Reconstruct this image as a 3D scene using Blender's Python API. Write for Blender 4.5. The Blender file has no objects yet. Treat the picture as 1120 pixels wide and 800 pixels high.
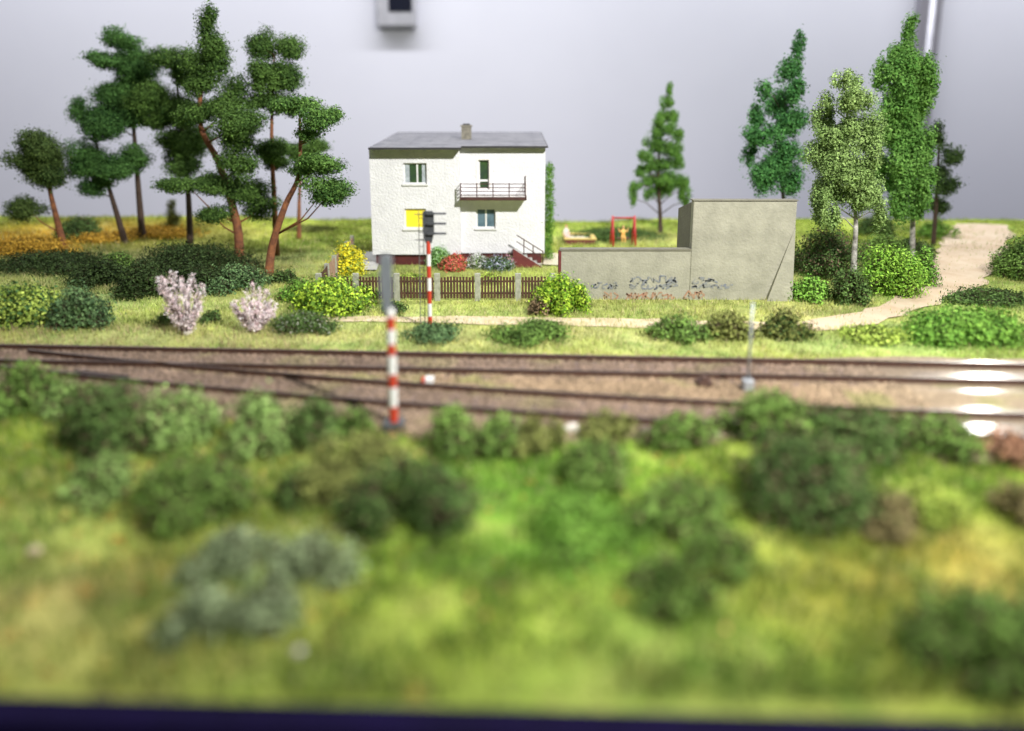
import bpy, bmesh, math, random
import numpy as np
from mathutils import Vector, Matrix

S = bpy.context.scene
COL = S.collection
rng = np.random.default_rng(7)
random.seed(7)

# ------------------------------------------------------------------ camera
F, PX, PY, PITCH, H = 800.0, 560.0, 279.0, math.radians(11.0), 8.4
CAM = Vector((0, 0, H))
cam_d = bpy.data.cameras.new('camera')
cam = bpy.data.objects.new('camera', cam_d)
COL.objects.link(cam)
cam.location = CAM
cam.rotation_euler = (math.radians(90) - PITCH, 0, 0)
cam_d.sensor_width = 36
cam_d.lens = F / 1120 * 36
cam_d.shift_y = (PY - 400) / 1120
cam_d.clip_start = .1
cam_d.clip_end = 1000
cam_d.dof.use_dof = True
cam_d.dof.focus_distance = 34.5
cam_d.dof.aperture_fstop = .0257 / .5
S.camera = cam

# ------------------------------------------------------------------ light
w = bpy.data.worlds.new('World')
S.world = w
w.use_nodes = True
bg = w.node_tree.nodes['Background']
bg.inputs[0].default_value = (.86, .90, 1, 1)
bg.inputs[1].default_value = .085
S.view_settings.view_transform = 'Standard'
S.view_settings.look = 'None'
S.view_settings.exposure = 0
S.view_settings.gamma = 1
S.render.engine = 'CYCLES'

def lamp(name, kind, loc, target, energy, color, **kw):
    d = bpy.data.lights.new(name, kind)
    d.energy = energy
    d.color = color
    for k, v in kw.items():
        setattr(d, k, v)
    o = bpy.data.objects.new(name, d)
    COL.objects.link(o)
    o.location = loc
    o.rotation_euler = (Vector(target) - Vector(loc)).to_track_quat('-Z', 'Y').to_euler()
    return o

lamp('exhibition_spot', 'SPOT', (21, -3, 34), (-1, 39, 2), 2.05e5, (1, .975, .935),
     shadow_soft_size=.9, spot_size=math.radians(78), spot_blend=1)
# unseen fill lamp added to brighten the wall behind the layout
lamp('wall_fill', 'AREA', (22, 66, 62), (22, 92, -2), 115000, (.96, .96, 1), shape='RECTANGLE', size=220, size_y=4)

# broad fill lamp added overhead for soft light and darker undersides
lamp('overhead_fill', 'AREA', (0, 10, 85), (0, 14, 0), 26000, (.93, .96, 1), shape='RECTANGLE', size=130, size_y=110)

# ------------------------------------------------------------------ pixel <-> world
def ray(px, py):
    a = (px - PX) / F
    b = (PY - py) / F
    c, s = math.cos(PITCH), math.sin(PITCH)
    return Vector((a, c + b * s, -s + b * c))

def at(px, py, z=0.0):
    r = ray(px, py)
    return CAM + r * ((z - H) / r.z)

def onY(px, py, Y):
    r = ray(px, py)
    return CAM + r * (Y / r.y)

def mpp(Y, z=0):          # metres per photo pixel at that place
    return (Y * math.cos(PITCH) + (H - z) * math.sin(PITCH)) / F

# second lamp: bright luminaire high on the far side of the room, mirrored in the shiny track bed
g = at(1072, 428, .2)
r_ = ray(1072, 428)
refl = Vector((r_.x, r_.y, -r_.z))
lp2 = g + refl * ((88 - g.y) / refl.y)
glare = lamp('far_luminaire', 'AREA', lp2, g, 2200, (1, .97, .9), shape='RECTANGLE', size=2.4, size_y=14, spread=math.radians(70))

# ------------------------------------------------------------------ materials
def mat(name, c1, c2=None, scale=3.0, rough=.8, bump=0.0, bscale=30.0, metallic=0, coat=0, detail=4, emit=None, spec=.5):
    m = bpy.data.materials.new(name)
    m.use_nodes = True
    nt = m.node_tree
    p = nt.nodes['Principled BSDF']
    p.inputs['Roughness'].default_value = rough
    p.inputs['Metallic'].default_value = metallic
    p.inputs['Coat Weight'].default_value = coat
    p.inputs['Specular IOR Level'].default_value = spec
    tc = nt.nodes.new('ShaderNodeTexCoord')
    if c2 is None:
        c2 = tuple(x * .78 for x in c1)
    n = nt.nodes.new('ShaderNodeTexNoise')
    n.inputs['Scale'].default_value = scale
    n.inputs['Detail'].default_value = detail
    n.inputs['Roughness'].default_value = .65
    nt.links.new(tc.outputs['Object'], n.inputs['Vector'])
    mr = nt.nodes.new('ShaderNodeMapRange')
    mr.inputs[1].default_value = .33
    mr.inputs[2].default_value = .67
    nt.links.new(n.outputs[0], mr.inputs[0])
    mx = nt.nodes.new('ShaderNodeMix')
    mx.data_type = 'RGBA'
    mx.inputs[6].default_value = (*c1, 1)
    mx.inputs[7].default_value = (*c2, 1)
    nt.links.new(mr.outputs[0], mx.inputs[0])
    nt.links.new(mx.outputs[2], p.inputs['Base Color'])
    if bump:
        b = nt.nodes.new('ShaderNodeTexNoise')
        b.inputs['Scale'].default_value = bscale
        b.inputs['Detail'].default_value = 5
        nt.links.new(tc.outputs['Object'], b.inputs['Vector'])
        bn = nt.nodes.new('ShaderNodeBump')
        bn.inputs['Strength'].default_value = 1
        bn.inputs['Distance'].default_value = bump
        nt.links.new(b.outputs[0], bn.inputs['Height'])
        nt.links.new(bn.outputs[0], p.inputs['Normal'])
    if emit:
        p.inputs['Emission Color'].default_value = (*emit[:3], 1)
        p.inputs['Emission Strength'].default_value = emit[3]
    return m

def vcol_mat(name, rough=.85, transl=0.0, bump=0.0, bscale=12.0, spec=.25, gloss=False):
    m = bpy.data.materials.new(name)
    m.use_nodes = True
    nt = m.node_tree
    p = nt.nodes['Principled BSDF']
    p.inputs['Roughness'].default_value = rough
    p.inputs['Specular IOR Level'].default_value = spec
    a = nt.nodes.new('ShaderNodeAttribute')
    a.attribute_name = 'tint'
    tc = nt.nodes.new('ShaderNodeTexCoord')
    n = nt.nodes.new('ShaderNodeTexNoise')
    n.inputs['Scale'].default_value = bscale
    n.inputs['Detail'].default_value = 6
    nt.links.new(tc.outputs['Object'], n.inputs['Vector'])
    mr = nt.nodes.new('ShaderNodeMapRange')
    mr.inputs[1].default_value = .3
    mr.inputs[2].default_value = .7
    mr.inputs[3].default_value = .7
    mr.inputs[4].default_value = 1.3
    nt.links.new(n.outputs[0], mr.inputs[0])
    mx = nt.nodes.new('ShaderNodeMix')
    mx.data_type = 'RGBA'
    mx.blend_type = 'MULTIPLY'
    mx.inputs[0].default_value = 1
    nt.links.new(a.outputs['Color'], mx.inputs[6])
    nt.links.new(mr.outputs[0], mx.inputs[7])
    nt.links.new(mx.outputs[2], p.inputs['Base Color'])
    if bump:
        bn = nt.nodes.new('ShaderNodeBump')
        bn.inputs['Distance'].default_value = bump
        nt.links.new(n.outputs[0], bn.inputs['Height'])
        nt.links.new(bn.outputs[0], p.inputs['Normal'])
    if gloss:
        g_ = nt.nodes.new('ShaderNodeAttribute')
        g_.attribute_name = 'varnish'
        p.inputs['Coat Roughness'].default_value = .12
        p.inputs['Coat IOR'].default_value = 1.55
        nt.links.new(g_.outputs['Fac'], p.inputs['Coat Weight'])
    if transl:
        out = nt.nodes['Material Output']
        tr = nt.nodes.new('ShaderNodeBsdfTranslucent')
        nt.links.new(mx.outputs[2], tr.inputs[0])
        ms = nt.nodes.new('ShaderNodeMixShader')
        ms.inputs[0].default_value = transl
        nt.links.new(p.outputs[0], ms.inputs[1])
        nt.links.new(tr.outputs[0], ms.inputs[2])
        nt.links.new(ms.outputs[0], out.inputs[0])
    return m

M = {
    'foliage': vcol_mat('foliage', transl=.12, bscale=3, spec=.08, rough=.7),
    'ground': vcol_mat('ground_cover', bump=.08, bscale=9, rough=.95, spec=.1),
    'grass': vcol_mat('grass_fibre', transl=.2, bscale=2, spec=.15),
    'ballast': vcol_mat('ballast', bump=.08, bscale=16, rough=.9, spec=.2, gloss=True),
    'plaster': mat('rough_white_plaster', (.80, .80, .82), (.70, .70, .72), 1.6, .92, .055, 9),
    'plaster_in': mat('smooth_cream_plaster', (.86, .84, .80), (.82, .79, .75), 2, .9, .02, 10),
    'plinth': mat('red_brown_plinth', (.11, .02, .018), (.07, .014, .014), 3, .85, .02, 20),
    'redbrown': mat('red_brown_paint', (.17, .03, .03), (.11, .02, .02), 3, .6),
    'roof': mat('grey_roofing_felt', (.22, .22, .235), (.13, .13, .15), 1.1, .75, .02, 14),
    'roof_edge': mat('dark_roof_edge', (.03, .03, .032), None, 3, .7),
    'brick': mat('chimney_render', (.30, .28, .22), (.16, .15, .12), 6, .9, .03, 20),
    'frame': mat('white_window_frame', (.85, .85, .84), None, 2, .5),
    'glass': mat('dark_window_glass', (.03, .05, .04), (.05, .10, .03), 1.5, .12),
    'glass_blue': mat('blue_grey_window_glass', (.14, .22, .26), (.07, .12, .15), 1.2, .15),
    'curtain': mat('grey_curtain', (.45, .5, .52), (.3, .34, .36), 5, .9),
    'yellow_curtain': mat('yellow_curtain', (.9, .78, .03), (.8, .62, .03), 1.5, .8, emit=(.9, .75, .03, .12)),  # lit look of the window put in as a faint glow
    'concrete': mat('stained_concrete', (.37, .36, .285), (.26, .255, .20), .9, .92, .03, 9, detail=6),
    'concrete_dark': mat('dark_concrete', (.19, .185, .135), (.14, .13, .10), .8, .92, .03, 9),
    'post': mat('weathered_concrete_post', (.42, .42, .34), (.24, .25, .19), 5, .9, .02, 20),
    'rail_paint': mat('dark_brown_railing', (.075, .025, .022), (.045, .018, .016), 4, .6),
    'grey_pale': mat('pale_signal_grey', (.20, .22, .24), (.14, .155, .17), 3, .5),
    'wood': mat('dark_fence_wood', (.105, .048, .026), (.045, .02, .013), 4, .8),
    'wood_pale': mat('pale_worn_wood', (.42, .30, .22), (.25, .13, .09), 4, .8),
    'rail': mat('rusty_rail_side', (.085, .038, .022), (.045, .022, .015), 6, .6),
    'rail_top': mat('rail_head', (.16, .13, .12), (.10, .08, .07), 6, .35, metallic=.7),
    'sleeper': mat('weathered_sleeper', (.23, .165, .14), (.13, .09, .08), 5, .9, .02, 20),
    'red': mat('signal_red', (.55, .05, .02), (.42, .04, .02), 4, .5),
    'white': mat('signal_white', (.8, .8, .78), (.65, .65, .63), 4, .5),
    'grey': mat('signal_grey', (.075, .08, .085), (.04, .045, .05), 5, .5),
    'ladder': mat('ladder_grey', (.12, .12, .12), None, 5, .6),
    'pale_metal': mat('pale_metal', (.42, .45, .48), None, 5, .4, metallic=.3),
    'swing': mat('swing_red', (.52, .035, .03), (.38, .025, .025), 5, .4),
    'yellow': mat('sandbox_yellow', (.72, .55, .15), (.55, .40, .12), 5, .6),
    'sand': mat('pale_sand', (.72, .66, .50), (.55, .48, .34), 6, .95),
    'path': mat('sandy_path', (.66, .53, .37), (.44, .36, .20), 1.6, .95, .04, 10),
    'gravel': mat('pale_gravel', (.60, .49, .35), (.50, .37, .24), .5, .95, .04, 8),
    'pave': mat('yard_paving', (.60, .60, .57), (.48, .48, .45), 3, .9),
    'bark': mat('dark_bark', (.085, .055, .04), (.05, .03, .022), 4, .9, .05, 10),
    'bark_red': mat('orange_pine_bark', (.34, .13, .05), (.13, .05, .03), 3, .85, .05, 10),
    'bark_birch': mat('birch_bark', (.62, .60, .55), (.10, .09, .08), 2.2, .8, .02, 10),
    'wall': mat('lilac_grey_wall', (.71, .715, .79), (.67, .675, .75), .03, .95),
    'floor': mat('dark_floor', (.08, .08, .09), None, .05, .6),
    'fascia': mat('navy_baseboard', (.008, .004, .035), (.005, .003, .02), .8, .9, .02, 3, spec=.1),
    'device': mat('device_white', (.46, .46, .50), None, .5, .5),
    'screen': mat('dark_display', (.006, .008, .02), None, 1, .3),
    'alu': mat('aluminium', (.34, .33, .37), (.30, .29, .33), .3, .4, metallic=.3),
    'alu_highlight': mat('aluminium_highlight', (.62, .62, .68), None, .3, .4, metallic=.3),
    'skin': mat('painted_skin', (.75, .42, .28), None, 5, .6),
    'pinkwhite': mat('pink_white_shirt', (.78, .50, .48), (.8, .76, .74), 9, .7),
    'blond': mat('blond_hair', (.60, .38, .12), None, 5, .8),
    'darkcloth': mat('dark_trousers', (.10, .07, .07), None, 5, .8),
    'yellowcloth': mat('orange_yellow_clothes', (.85, .42, .10), (.85, .6, .2), 5, .8),
    'stone': mat('pale_stone', (.72, .68, .60), (.55, .5, .45), 5, .9, .03, 10),
    'ink_blue': mat('blue_spray_paint', (.16, .18, .23), (.29, .29, .24), 3, .9),
    'ink_red': mat('red_spray_paint', (.38, .19, .12), (.33, .27, .18), 3, .9),
}

# ------------------------------------------------------------------ object helpers
def tag(o, label=None, cat=None, group=None, kind=None):
    if label: o['label'] = label
    if cat: o['category'] = cat
    if group: o['group'] = group
    if kind: o['kind'] = kind
    return o

def thing(name, label, cat, loc, group=None, rz=0):
    o = bpy.data.objects.new(name, None)
    o.empty_display_size = .3
    COL.objects.link(o)
    o.location = loc
    o.rotation_euler = (0, 0, rz)
    return tag(o, label, cat, group)

def link(name, me, parent=None, local=False):
    """mesh given in world coordinates unless local"""
    o = bpy.data.objects.new(name, me)
    COL.objects.link(o)
    if parent:
        o.parent = parent
        if not local:
            p = parent
            off = Vector((0, 0, 0))
            while p:
                off += p.location
                p = p.parent
            me.transform(Matrix.Translation(-off))
    return o

class MB:
    def __init__(s):
        s.v, s.f, s.m, s.mats = [], [], [], []
        s.cur = 0
    def use(s, name):
        m = M[name]
        if m not in s.mats: s.mats.append(m)
        s.cur = s.mats.index(m)
        return s
    def add(s, vs, fs):
        k = len(s.v)
        s.v += [tuple(v) for v in vs]
        for f in fs:
            s.f.append([i + k for i in f])
            s.m.append(s.cur)
        return s
    def box(s, x0, x1, y0, y1, z0, z1):
        vs = [(x, y, z) for x in (x0, x1) for y in (y0, y1) for z in (z0, z1)]
        return s.add(vs, [(0, 1, 3, 2), (4, 6, 7, 5), (0, 4, 5, 1), (2, 3, 7, 6), (0, 2, 6, 4), (1, 5, 7, 3)])
    def bar(s, a, b, wx, wy=None):
        """square bar from a to b"""
        wy = wy or wx
        a, b = Vector(a), Vector(b)
        d = (b - a).normalized()
        u = d.cross(Vector((0, 0, 1)))
        if u.length < .01: u = Vector((1, 0, 0))
        u.normalize()
        v = d.cross(u)
        vs = []
        for p in (a, b):
            for su, sv in ((-1, -1), (1, -1), (1, 1), (-1, 1)):
                vs.append(p + u * su * wx / 2 + v * sv * wy / 2)
        return s.add(vs, [(3, 2, 1, 0), (4, 5, 6, 7), (0, 1, 5, 4), (1, 2, 6, 5), (2, 3, 7, 6), (3, 0, 4, 7)])
    def tube(s, pts, rad, n=8):
        pts = [Vector(p) for p in pts]
        if not hasattr(rad, '__len__'): rad = [rad] * len(pts)
        vs, fs = [], []
        for i, p in enumerate(pts):
            d = (pts[min(i + 1, len(pts) - 1)] - pts[max(i - 1, 0)]).normalized()
            u = d.cross(Vector((0, 1, .01))).normalized()
            if d.cross(Vector((0, 1, .01))).length < .05: u = Vector((1, 0, 0))
            v = d.cross(u)
            for k in range(n):
                t = 2 * math.pi * k / n
                vs.append(p + (u * math.cos(t) + v * math.sin(t)) * rad[i])
        for i in range(len(pts) - 1):
            for k in range(n):
                a, b = i * n + k, i * n + (k + 1) % n
                fs.append((a, b, b + n, a + n))
        fs.append(tuple(range(n))[::-1])
        fs.append(tuple(range((len(pts) - 1) * n, len(pts) * n)))
        return s.add(vs, fs)
    def prism(s, poly, y0, y1):
        """poly in (x,z), extruded along y"""
        n = len(poly)
        vs = [(x, y0, z) for x, z in poly] + [(x, y1, z) for x, z in poly]
        fs = [tuple(range(n)), tuple(range(n, 2 * n))[::-1]]
        for i in range(n):
            j = (i + 1) % n
            fs.append((j, i, i + n, j + n))
        return s.add(vs, fs)
    def mesh(s, name, smooth=False, bevel=0):
        me = bpy.data.meshes.new(name)
        me.from_pydata(s.v, [], s.f)
        for m in s.mats: me.materials.append(m)
        me.polygons.foreach_set('material_index', s.m)
        bm = bmesh.new(); bm.from_mesh(me)
        bmesh.ops.recalc_face_normals(bm, faces=bm.faces)
        bm.to_mesh(me); bm.free()
        if smooth: me.polygons.foreach_set('use_smooth', [True] * len(me.polygons))
        me.update()
        return me
    def build(s, name, parent=None, smooth=False, bevel=0):
        o = link(name, s.mesh(name, smooth), parent)
        if bevel:
            b = o.modifiers.new('bevel', 'BEVEL')
            b.width = bevel; b.segments = 2; b.limit_method = 'ANGLE'
        return o

def np_mesh(name, V, Fq, mat_, col=None, smooth=False):
    """V (n,3), Fq (m,k) faces, col (n,3) per vertex"""
    me = bpy.data.meshes.new(name)
    n, m, k = len(V), len(Fq), Fq.shape[1]
    me.vertices.add(n)
    me.vertices.foreach_set('co', np.ascontiguousarray(V, dtype=np.float32).ravel())
    me.loops.add(m * k)
    me.loops.foreach_set('vertex_index', np.ascontiguousarray(Fq, dtype=np.int32).ravel())
    me.polygons.add(m)
    me.polygons.foreach_set('loop_start', np.arange(0, m * k, k, dtype=np.int32))
    me.polygons.foreach_set('loop_total', np.full(m, k, dtype=np.int32))
    if smooth: me.polygons.foreach_set('use_smooth', np.ones(m, dtype=bool))
    me.materials.append(mat_)
    if col is not None:
        a = me.attributes.new('tint', 'FLOAT_COLOR', 'POINT')
        c = np.ones((n, 4), dtype=np.float32); c[:, :3] = np.clip(col, 0.002, .95)
        a.data.foreach_set('color', c.ravel())
    me.update(calc_edges=True)
    me.validate()
    return me

def vnoise(x, y, s, seed=0):
    """smooth value noise, 0..1"""
    x = np.asarray(x) / s + 137.3 * seed; y = np.asarray(y) / s + 71.7 * seed
    xi = np.floor(x).astype(np.int64); yi = np.floor(y).astype(np.int64)
    fx, fy = x - xi, y - yi
    fx = fx * fx * (3 - 2 * fx); fy = fy * fy * (3 - 2 * fy)
    def h(a, b):
        t = (a * 374761393 + b * 668265263 + seed * 974711) & 0xffffffff
        t = ((t ^ (t >> 13)) * 1274126177) & 0xffffffff
        return ((t ^ (t >> 16)) & 0xffff) / 65535.0
    return (h(xi, yi) * (1 - fx) + h(xi + 1, yi) * fx) * (1 - fy) + (h(xi, yi + 1) * (1 - fx) + h(xi + 1, yi + 1) * fx) * fy

def fbm(x, y, s, seed=0):
    return (vnoise(x, y, s, seed) * .5 + vnoise(x, y, s / 2.1, seed + 1) * .3 + vnoise(x, y, s / 4.3, seed + 2) * .2)

# ------------------------------------------------------------------ ground shape and colour
def ground_z(x, y):
    x = np.asarray(x, dtype=float); y = np.asarray(y, dtype=float)
    near = np.clip((21 - y) / 5, 0, 1) * np.clip((y - 9.4) / 3.5, 0, 1) ** 1.3
    left = np.clip((-x - 14) / 8, 0, 1) * np.clip((y - 40) / 8, 0, 1)
    back = np.clip((y - 44) / 8, 0, 1)
    return (fbm(x, y, 3.0, 3) - .5) * .5 * near + fbm(x, y, 4, 5) * .35 * back * (np.abs(x) > 8) + left * .25

def gz(x, y): return float(ground_z(x, y))

def pxpoly(pts, z=0): return [tuple(at(a, b, z))[:2] for a, b in pts]

def inside(x, y, poly):
    r = np.zeros(len(x), dtype=bool)
    n = len(poly)
    for i in range(n):
        x1, y1 = poly[i]; x2, y2 = poly[(i + 1) % n]
        c = ((y1 > y) != (y2 > y)) & (x < (x2 - x1) * (y - y1) / (y2 - y1 + 1e-12) + x1)
        r ^= c
    return r

# patches of colour of the ground cover: px, py, spread px (x,y), colour, weight
G_BASE = np.array((.235, .30, .045))
PATCH = [
    (60, 650, 190, 90, (.42, .34, .13), .75), (150, 720, 220, 60, (.33, .33, .10), .6),
    (30, 560, 110, 60, (.30, .36, .10), .6), (560, 520, 180, 60, (.14, .31, .035), .8),
    (620, 600, 150, 40, (.10, .30, .03), .7), (950, 640, 170, 60, (.40, .36, .08), .85),
    (1080, 620, 90, 60, (.38, .30, .07), .8), (750, 720, 160, 60, (.14, .27, .06), .6),
    (560, 690, 160, 50, (.24, .30, .05), .5), (350, 760, 160, 30, (.20, .27, .06), .5), (900, 760, 200, 30, (.32, .33, .08), .6), (1000, 520, 120, 40, (.16, .26, .04), .6),
    (560, 367, 420, 9, (.42, .43, .16), .75), (200, 372, 200, 6, (.38, .42, .14), .6), (120, 330, 120, 12, (.18, .33, .08), .6),
    (60, 262, 110, 14, (.50, .30, .04), .95), (170, 256, 90, 8, (.42, .30, .05), .8), (250, 262, 60, 10, (.34, .33, .08), .6),
    (700, 262, 120, 8, (.45, .45, .18), .7), (650, 252, 120, 5, (.22, .30, .05), .7), (1000, 370, 170, 18, (.13, .29, .04), .8),
    (980, 310, 50, 30, (.15, .35, .03), .8), (1110, 330, 40, 14, (.10, .24, .04), .8), (500, 293, 90, 5, (.26, .34, .07), .6),
    (430, 345, 120, 8, (.26, .34, .10), .6), (320, 285, 50, 18, (.22, .32, .06), .6), (120, 290, 150, 22, (.035, .05, .02), .85), (220, 290, 70, 14, (.05, .07, .025), .7),  # near-black pair: pine shade put into the ground colour
    (870, 345, 60, 15, (.40, .38, .14), .6),
]
def patch_world():
    out = []
    for px, py, sx, sy, c, wt in PATCH:
        p = at(px, py)
        q = at(px + sx, py); r1 = at(px, py + sy * .7); r2 = at(px, max(py - sy * .7, 240))
        out.append((p.x, p.y, abs(q.x - p.x), max(abs(r1.y - r2.y) * .7, .3), np.array(c), wt))
    return out
PW = patch_world()

def ground_col(x, y, jitter=0):
    x = np.asarray(x, dtype=float); y = np.asarray(y, dtype=float)
    c = np.tile(G_BASE, (len(x), 1))
    n1 = fbm(x, y, 5, 11)[:, None]; n2 = fbm(x, y, 1.1, 21)[:, None]; n3 = vnoise(x, y, .35, 31)[:, None]
    wx = x + (vnoise(x, y, 2, 41) - .5) * 2; wy = y + (vnoise(x, y, 2, 42) - .5) * 1.5
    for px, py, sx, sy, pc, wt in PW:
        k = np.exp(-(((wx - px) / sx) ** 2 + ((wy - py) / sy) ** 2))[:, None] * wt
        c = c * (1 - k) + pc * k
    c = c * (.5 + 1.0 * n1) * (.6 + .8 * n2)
    fr = (np.clip((y - 21) / 4, 0, 1) * np.clip((46 - y) / 4, 0, 1))[:, None] * .38
    c = c * (1 - fr) + np.array((.36, .355, .17)) * fr
    # straw and fresh green mottling
    t = np.clip((n2 - .55) * 4, 0, 1) * .45
    c = c * (1 - t) + np.array((.34, .31, .10)) * t
    t = np.clip((.42 - n2) * 4, 0, 1) * .45
    c = c * (1 - t) + np.array((.09, .20, .03)) * t
    c = c * (.8 + .4 * n3) * (1.28 + .06 * np.clip((19 - y) / 4, 0, 1) * .3)[:, None]  # front ground colour slightly lightened to make up for spot falloff
    # fallen orange bits, only near the front left
    o = (vnoise(x, y, .22, 51)[:, None] > .95) & (x[:, None] < -1) & (y[:, None] < 21)
    c = np.where(o, np.array((.62, .26, .05)), c)
    if jitter:
        c = c * (1 + rng.normal(0, jitter, (len(x), 1)))
    return c

# ------------------------------------------------------------------ setting
FRONT_L, FRONT_R = at(0, 762), at(1120, 790)
def front_y(x):
    t = (np.asarray(x) - FRONT_L.x) / (FRONT_R.x - FRONT_L.x)
    return FRONT_L.y + (FRONT_R.y - FRONT_L.y) * t
BACK = 57.0

nx, ny = 560, 330
us = np.linspace(-1, 1, nx); us = us * .55 + us ** 3 * .45
X = us * 58
T = np.linspace(0, 1, ny) ** 1.25
GX, GT = np.meshgrid(X, T)
FY = front_y(GX)
GY = FY + (BACK - FY) * GT
GZ = ground_z(GX.ravel(), GY.ravel())
V = np.stack([GX.ravel(), GY.ravel(), GZ], 1)
i = np.arange((ny - 1) * (nx - 1)); r_i = i // (nx - 1) * nx + i % (nx - 1)
Fq = np.stack([r_i, r_i + 1, r_i + nx + 1, r_i + nx], 1)
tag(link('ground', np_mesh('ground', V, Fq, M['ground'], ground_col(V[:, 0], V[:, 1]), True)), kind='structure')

# baseboard (box under the ground with its navy front face)
b = MB().use('fascia')
a0, a1 = front_y(-58) - .03, front_y(58) - .03
vs = [(-58.1, a0, -.02), (58.1, a1, -.02), (58.1, BACK + .1, -.6), (-58.1, BACK + .1, -.6)]
vs += [(x, y, -9) for x, y, z in vs]
vs[0] = (-58.1, a0, -.6); vs[1] = (58.1, a1, -.6)
b.add(vs, [(0, 1, 2, 3), (7, 6, 5, 4), (0, 4, 5, 1), (1, 5, 6, 2), (2, 6, 7, 3), (3, 7, 4, 0)])
bo = b.build('baseboard')
tag(bo, 'navy blue front edge of the layout baseboard along the bottom of the picture', 'baseboard')
b = MB().use('fascia')
b.add([(-58.1, a0 - .5, -9), (-58.1, a0 - .5, .03), (-58.1, a0, .03), (-58.1, a0, -9), (58.1, a1 - .5, -9), (58.1, a1 - .5, .03), (58.1, a1, .03), (58.1, a1, -9)],
      [(0, 1, 2, 3), (7, 6, 5, 4), (0, 4, 5, 1), (1, 5, 6, 2), (2, 6, 7, 3), (3, 7, 4, 0)])
b.build('fascia_board', bo)

WY = 92.0
tag(MB().use('wall').box(-170, 170, WY, WY + 2, -92, 130).build('room_wall'), kind='structure')
tag(MB().use('floor').box(-170, 170, -60, WY, -94, -92).build('room_floor'), kind='structure')

# device on the wall
c0 = onY(414, 32, WY); c1 = onY(455, -42, WY)
t = thing('wall_device', 'small white wall-mounted unit with a dark display at the top edge of the picture', 'thermostat', ((c0.x + c1.x) / 2, WY, c0.z))
MB().use('device').box(c0.x, c1.x, WY - 1.6, WY, c0.z, c1.z).build('housing', t, bevel=.35)
d0 = onY(425, 13, WY - 1.6); d1 = onY(450, -20, WY - 1.6)
MB().use('screen').box(d0.x, d1.x, WY - 1.66, WY - 1.58, d0.z, d1.z).build('display', t)

# aluminium conduit on the wall
k0 = onY(1007, 240, WY - 1)
p = onY(1017, 20, WY - 1)
t = thing('wall_conduit', 'vertical grey metal profile running up the wall behind the right-hand trees', 'conduit', (p.x, WY - 1, -90))
zz0, zz1 = -90, 60
MB().use('alu').box(p.x - 1.35, p.x - .25, WY - 1.2, WY, zz0, zz1).box(p.x + .45, p.x + 1.25, WY - 1.2, WY, zz0, zz1).build('profile', t)
MB().use('alu_highlight').tube([(p.x + .1, WY - 1, zz0), (p.x + .1, WY - 1, zz1)], .42, 12).build('highlight_strip', t, smooth=True)  # highlight along the profile put in as a paler tube

# ------------------------------------------------------------------ sheets for paths
def sheet(name, poly, mname, z, kind='structure', sub=.8, wob=.15):
    """irregular-edged flat sheet from a world xy polygon"""
    pts = []
    n = len(poly)
    for i_ in range(n):
        a, b_ = Vector(poly[i_]), Vector(poly[(i_ + 1) % n])
        k = max(1, int((b_ - a).length / sub))
        for j in range(k):
            q = a.lerp(b_, j / k)
            pts.append((q.x + random.uniform(-wob, wob), q.y + random.uniform(-wob, wob) * .6))
    bm = bmesh.new()
    vs_ = [bm.verts.new((x, y, 0)) for x, y in pts]
    bm.faces.new(vs_)
    bmesh.ops.triangulate(bm, faces=bm.faces)
    for v in bm.verts: v.co.z = z + gz(v.co.x, v.co.y)
    bmesh.ops.recalc_face_normals(bm, faces=bm.faces)
    me = bpy.data.meshes.new(name)
    bm.to_mesh(me); bm.free()
    if me.polygons[0].normal.z < 0: me.flip_normals()
    me.materials.append(M[mname])
    o = link(name, me)
    return tag(o, kind=kind)

road_poly = pxpoly([(1046, 249), (1104, 249), (1104, 262), (1100, 280), (1093, 297), (1074, 312), (1046, 324), (1022, 334), (996, 345), (966, 355), (930, 362), (890, 365), (840, 364), (800, 361), (850, 355), (900, 350), (936, 343), (966, 332), (992, 318), (1012, 302), (1020, 286), (1028, 268)])
sheet('gravel_road', road_poly, 'gravel', .06, wob=.35)
foot_poly = pxpoly([(330, 348), (420, 347), (520, 347), (620, 349), (720, 350), (800, 352), (880, 356), (860, 364), (760, 361), (640, 358), (520, 355), (420, 353), (330, 353)])
sheet('footpath', foot_poly, 'path', .035, wob=.22)
yard_poly = pxpoly([(386, 297), (412, 297), (420, 277), (400, 277)])
sheet('yard_paving', yard_poly, 'pave', .09, wob=.02)
yard2 = pxpoly([(592, 291), (614, 292), (630, 281), (600, 278)])
sheet('yard_path', yard2, 'sand', .09, wob=.05)
play_poly = pxpoly([(600, 268), (665, 270), (760, 268), (750, 258), (690, 262), (640, 262), (610, 262)])

# ------------------------------------------------------------------ railway
def poly_interp(pts, xs):
    pts = sorted(pts)
    px_, py_ = [p_[0] for p_ in pts], [p_[1] for p_ in pts]
    return np.interp(xs, px_, py_)
t1w = [tuple(at(a, b_, .3))[:2] for a, b_ in [(0, 387), (400, 392.5), (720, 399.5), (1120, 409)]]
t2w = [tuple(at(a, b_, .3))[:2] for a, b_ in [(0, 391), (271, 414), (400, 428), (600, 441.5), (720, 448.5), (1120, 465)]]
def fit(pts, deg):
    c = np.polyfit([p_[0] for p_ in pts], [p_[1] for p_ in pts], deg)
    return np.poly1d(c)
f1 = fit(t1w, 1); f2 = fit(t2w, 2)
XS0, XS1 = -27.0, 27.0
def centre(f, x): return float(f(x))

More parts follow.
